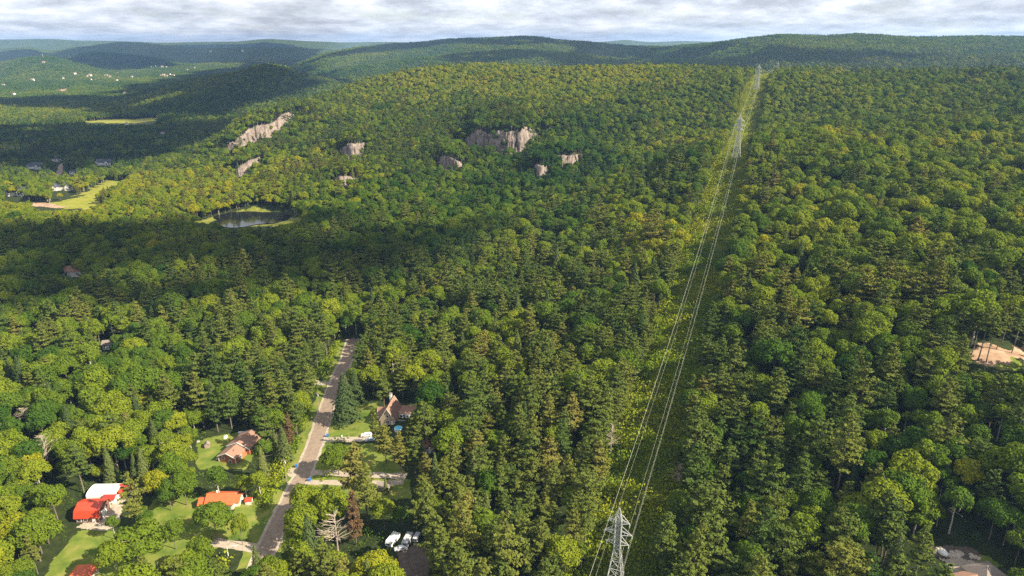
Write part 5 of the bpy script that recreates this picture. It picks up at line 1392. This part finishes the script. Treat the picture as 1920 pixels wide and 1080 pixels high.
# ---------------------------------------------------------------- fair weather clouds overhead; their shade falls on the land
CLOUD_MAT = simple('cloud_white', [(0.3, (0.80, 0.80, 0.80)), (0.7, (0.86, 0.86, 0.86))], 0.01, 1.0)
def cloud(pp, label, alt=2500.0, step=None, seed=0, wob=None, world=False, hole=-.52):
    def land(a, b):
        for k_ in range(60):
            q = hit(a, b + k_, s1=13000)
            if 0 < q[1] < 11500: return q[:2]
        return q[:2]
    P = np.array(pp if world else [land(a, b) for a, b in pp]); c = P.mean(0)
    zc = float(hz(c[0], c[1])); k = (alt - zc) / SUN_DIR.z
    off = np.array([SUN_DIR.x * k, SUN_DIR.y * k])
    ext = P.max(0) - P.min(0); step = step or max(ext) / 90; wob = wob or max(ext) * 0.05
    X, Y = np.meshgrid(np.arange(P[:, 0].min() - wob * 2, P[:, 0].max() + wob * 2, step), np.arange(P[:, 1].min() - wob * 2, P[:, 1].max() + wob * 2, step))
    wx = X + fbm(X, Y, wob * 4, 4, seed) * wob * 2; wy = Y + fbm(X, Y, wob * 4, 4, seed + 5) * wob * 2
    ins = in_poly(wx, wy, [tuple(q) for q in P]) & (fbm(X, Y, wob * 2, 4, seed + 9) > hole)
    n = ins.astype(float)
    for _ in range(6):
        n[1:-1, 1:-1] = (n[1:-1, 1:-1] * 2 + n[2:, 1:-1] + n[:-2, 1:-1] + n[1:-1, 2:] + n[1:-1, :-2]) / 6
    th = np.sqrt(n) * (60 + 160 * vnoise(X / 160, Y / 160, seed + 3)) * ins
    idx = np.arange(X.size).reshape(X.shape); cell = ins[:-1, :-1] & ins[1:, :-1] & ins[:-1, 1:] & ins[1:, 1:]
    q = np.stack([idx[:-1, :-1], idx[:-1, 1:], idx[1:, 1:], idx[1:, :-1]], -1)[cell]
    if len(q) == 0: return
    top = np.stack([X + off[0], Y + off[1], alt + th + 1], -1).reshape(-1, 3); bot = np.stack([X + off[0], Y + off[1], alt - 12 * vnoise(X / 90, Y / 90, seed + 8)], -1).reshape(-1, 3)
    F = np.concatenate([q, q[:, ::-1] + X.size]); used, inv = np.unique(F, return_inverse=True)
    o = link('cloud', mesh_np('cloud', np.concatenate([top, bot])[used], inv.reshape(-1, 4), CLOUD_MAT, True))
    setp(o, label, 'cloud', kind='stuff')
cloud([(-60, 448), (200, 450), (350, 458), (420, 466), (560, 462), (640, 436), (740, 420), (840, 425), (880, 445), (800, 490), (700, 525), (560, 560), (400, 580), (200, 600), (-60, 590)], 'broad cloud shading the wood left of the hill', seed=1, wob=30, hole=-.30)
cloud([(-100, 254), (150, 252), (300, 236), (400, 232), (470, 212), (560, 190), (525, 206), (480, 220), (435, 242), (405, 266), (330, 296), (250, 312), (150, 332), (-100, 326)], 'cloud shading the conifer plantation in the valley', seed=2, wob=16)
cloud([(20, 200), (120, 187), (230, 190), (300, 166), (400, 142), (505, 116), (600, 138), (660, 158), (610, 176), (560, 192), (470, 216), (400, 234), (300, 228), (200, 218), (60, 213)], 'cloud shading the dark middle ridge', seed=3, wob=24)
cloud([(-150, 98), (140, 94), (330, 84), (560, 88), (640, 95), (600, 112), (520, 125), (420, 118), (350, 132), (200, 142)], 'long cloud shading the blue hills', seed=4, wob=150)
cloud([(620, 150), (556, 140), (600, 120), (700, 95), (750, 82), (960, 70), (1100, 79), (1250, 92), (1400, 82), (1430, 105), (1150, 112), (1080, 93), (850, 95), (760, 104), (650, 112), (630, 130)], 'cloud shading the top of the big far hill', seed=5, wob=60)
cloud([(1080, 125), (1200, 116), (1400, 112), (1560, 103), (1900, 106), (1700, 116), (1640, 128), (1400, 129)], 'narrow cloud shading the slope behind the pylons', seed=6, wob=30)
cloud([(850, 122), (870, 104), (1010, 97), (1060, 104), (1090, 122)], 'small cloud shading the low hump behind the crest', seed=8, wob=40)

# ---------------------------------------------------------------- haze: one box of pale even air
def haze():
    o = MB().box((0, 6500, 137), (32000, 19000, 338)).build('haze', CLOUD_MAT)
    m = bpy.data.materials.new('haze_air'); m.use_nodes = True; n = m.node_tree.nodes; n.clear()
    v_ = n.new('ShaderNodeVolumePrincipled'); v_.inputs['Color'].default_value = (0.34, 0.57, 1.0, 1)
    v_.inputs['Density'].default_value = 0.00006; v_.inputs['Density Attribute'].default_value = ''
    v_.inputs['Anisotropy'].default_value = 0.15
    out = n.new('ShaderNodeOutputMaterial'); m.node_tree.links.new(v_.outputs[0], out.inputs['Volume'])
    o.data.materials.clear(); o.data.materials.append(m)
    o.display_type = 'WIRE'
    setp(o, 'thin bluish air between the camera and the far hills', 'haze', kind='stuff')
haze()
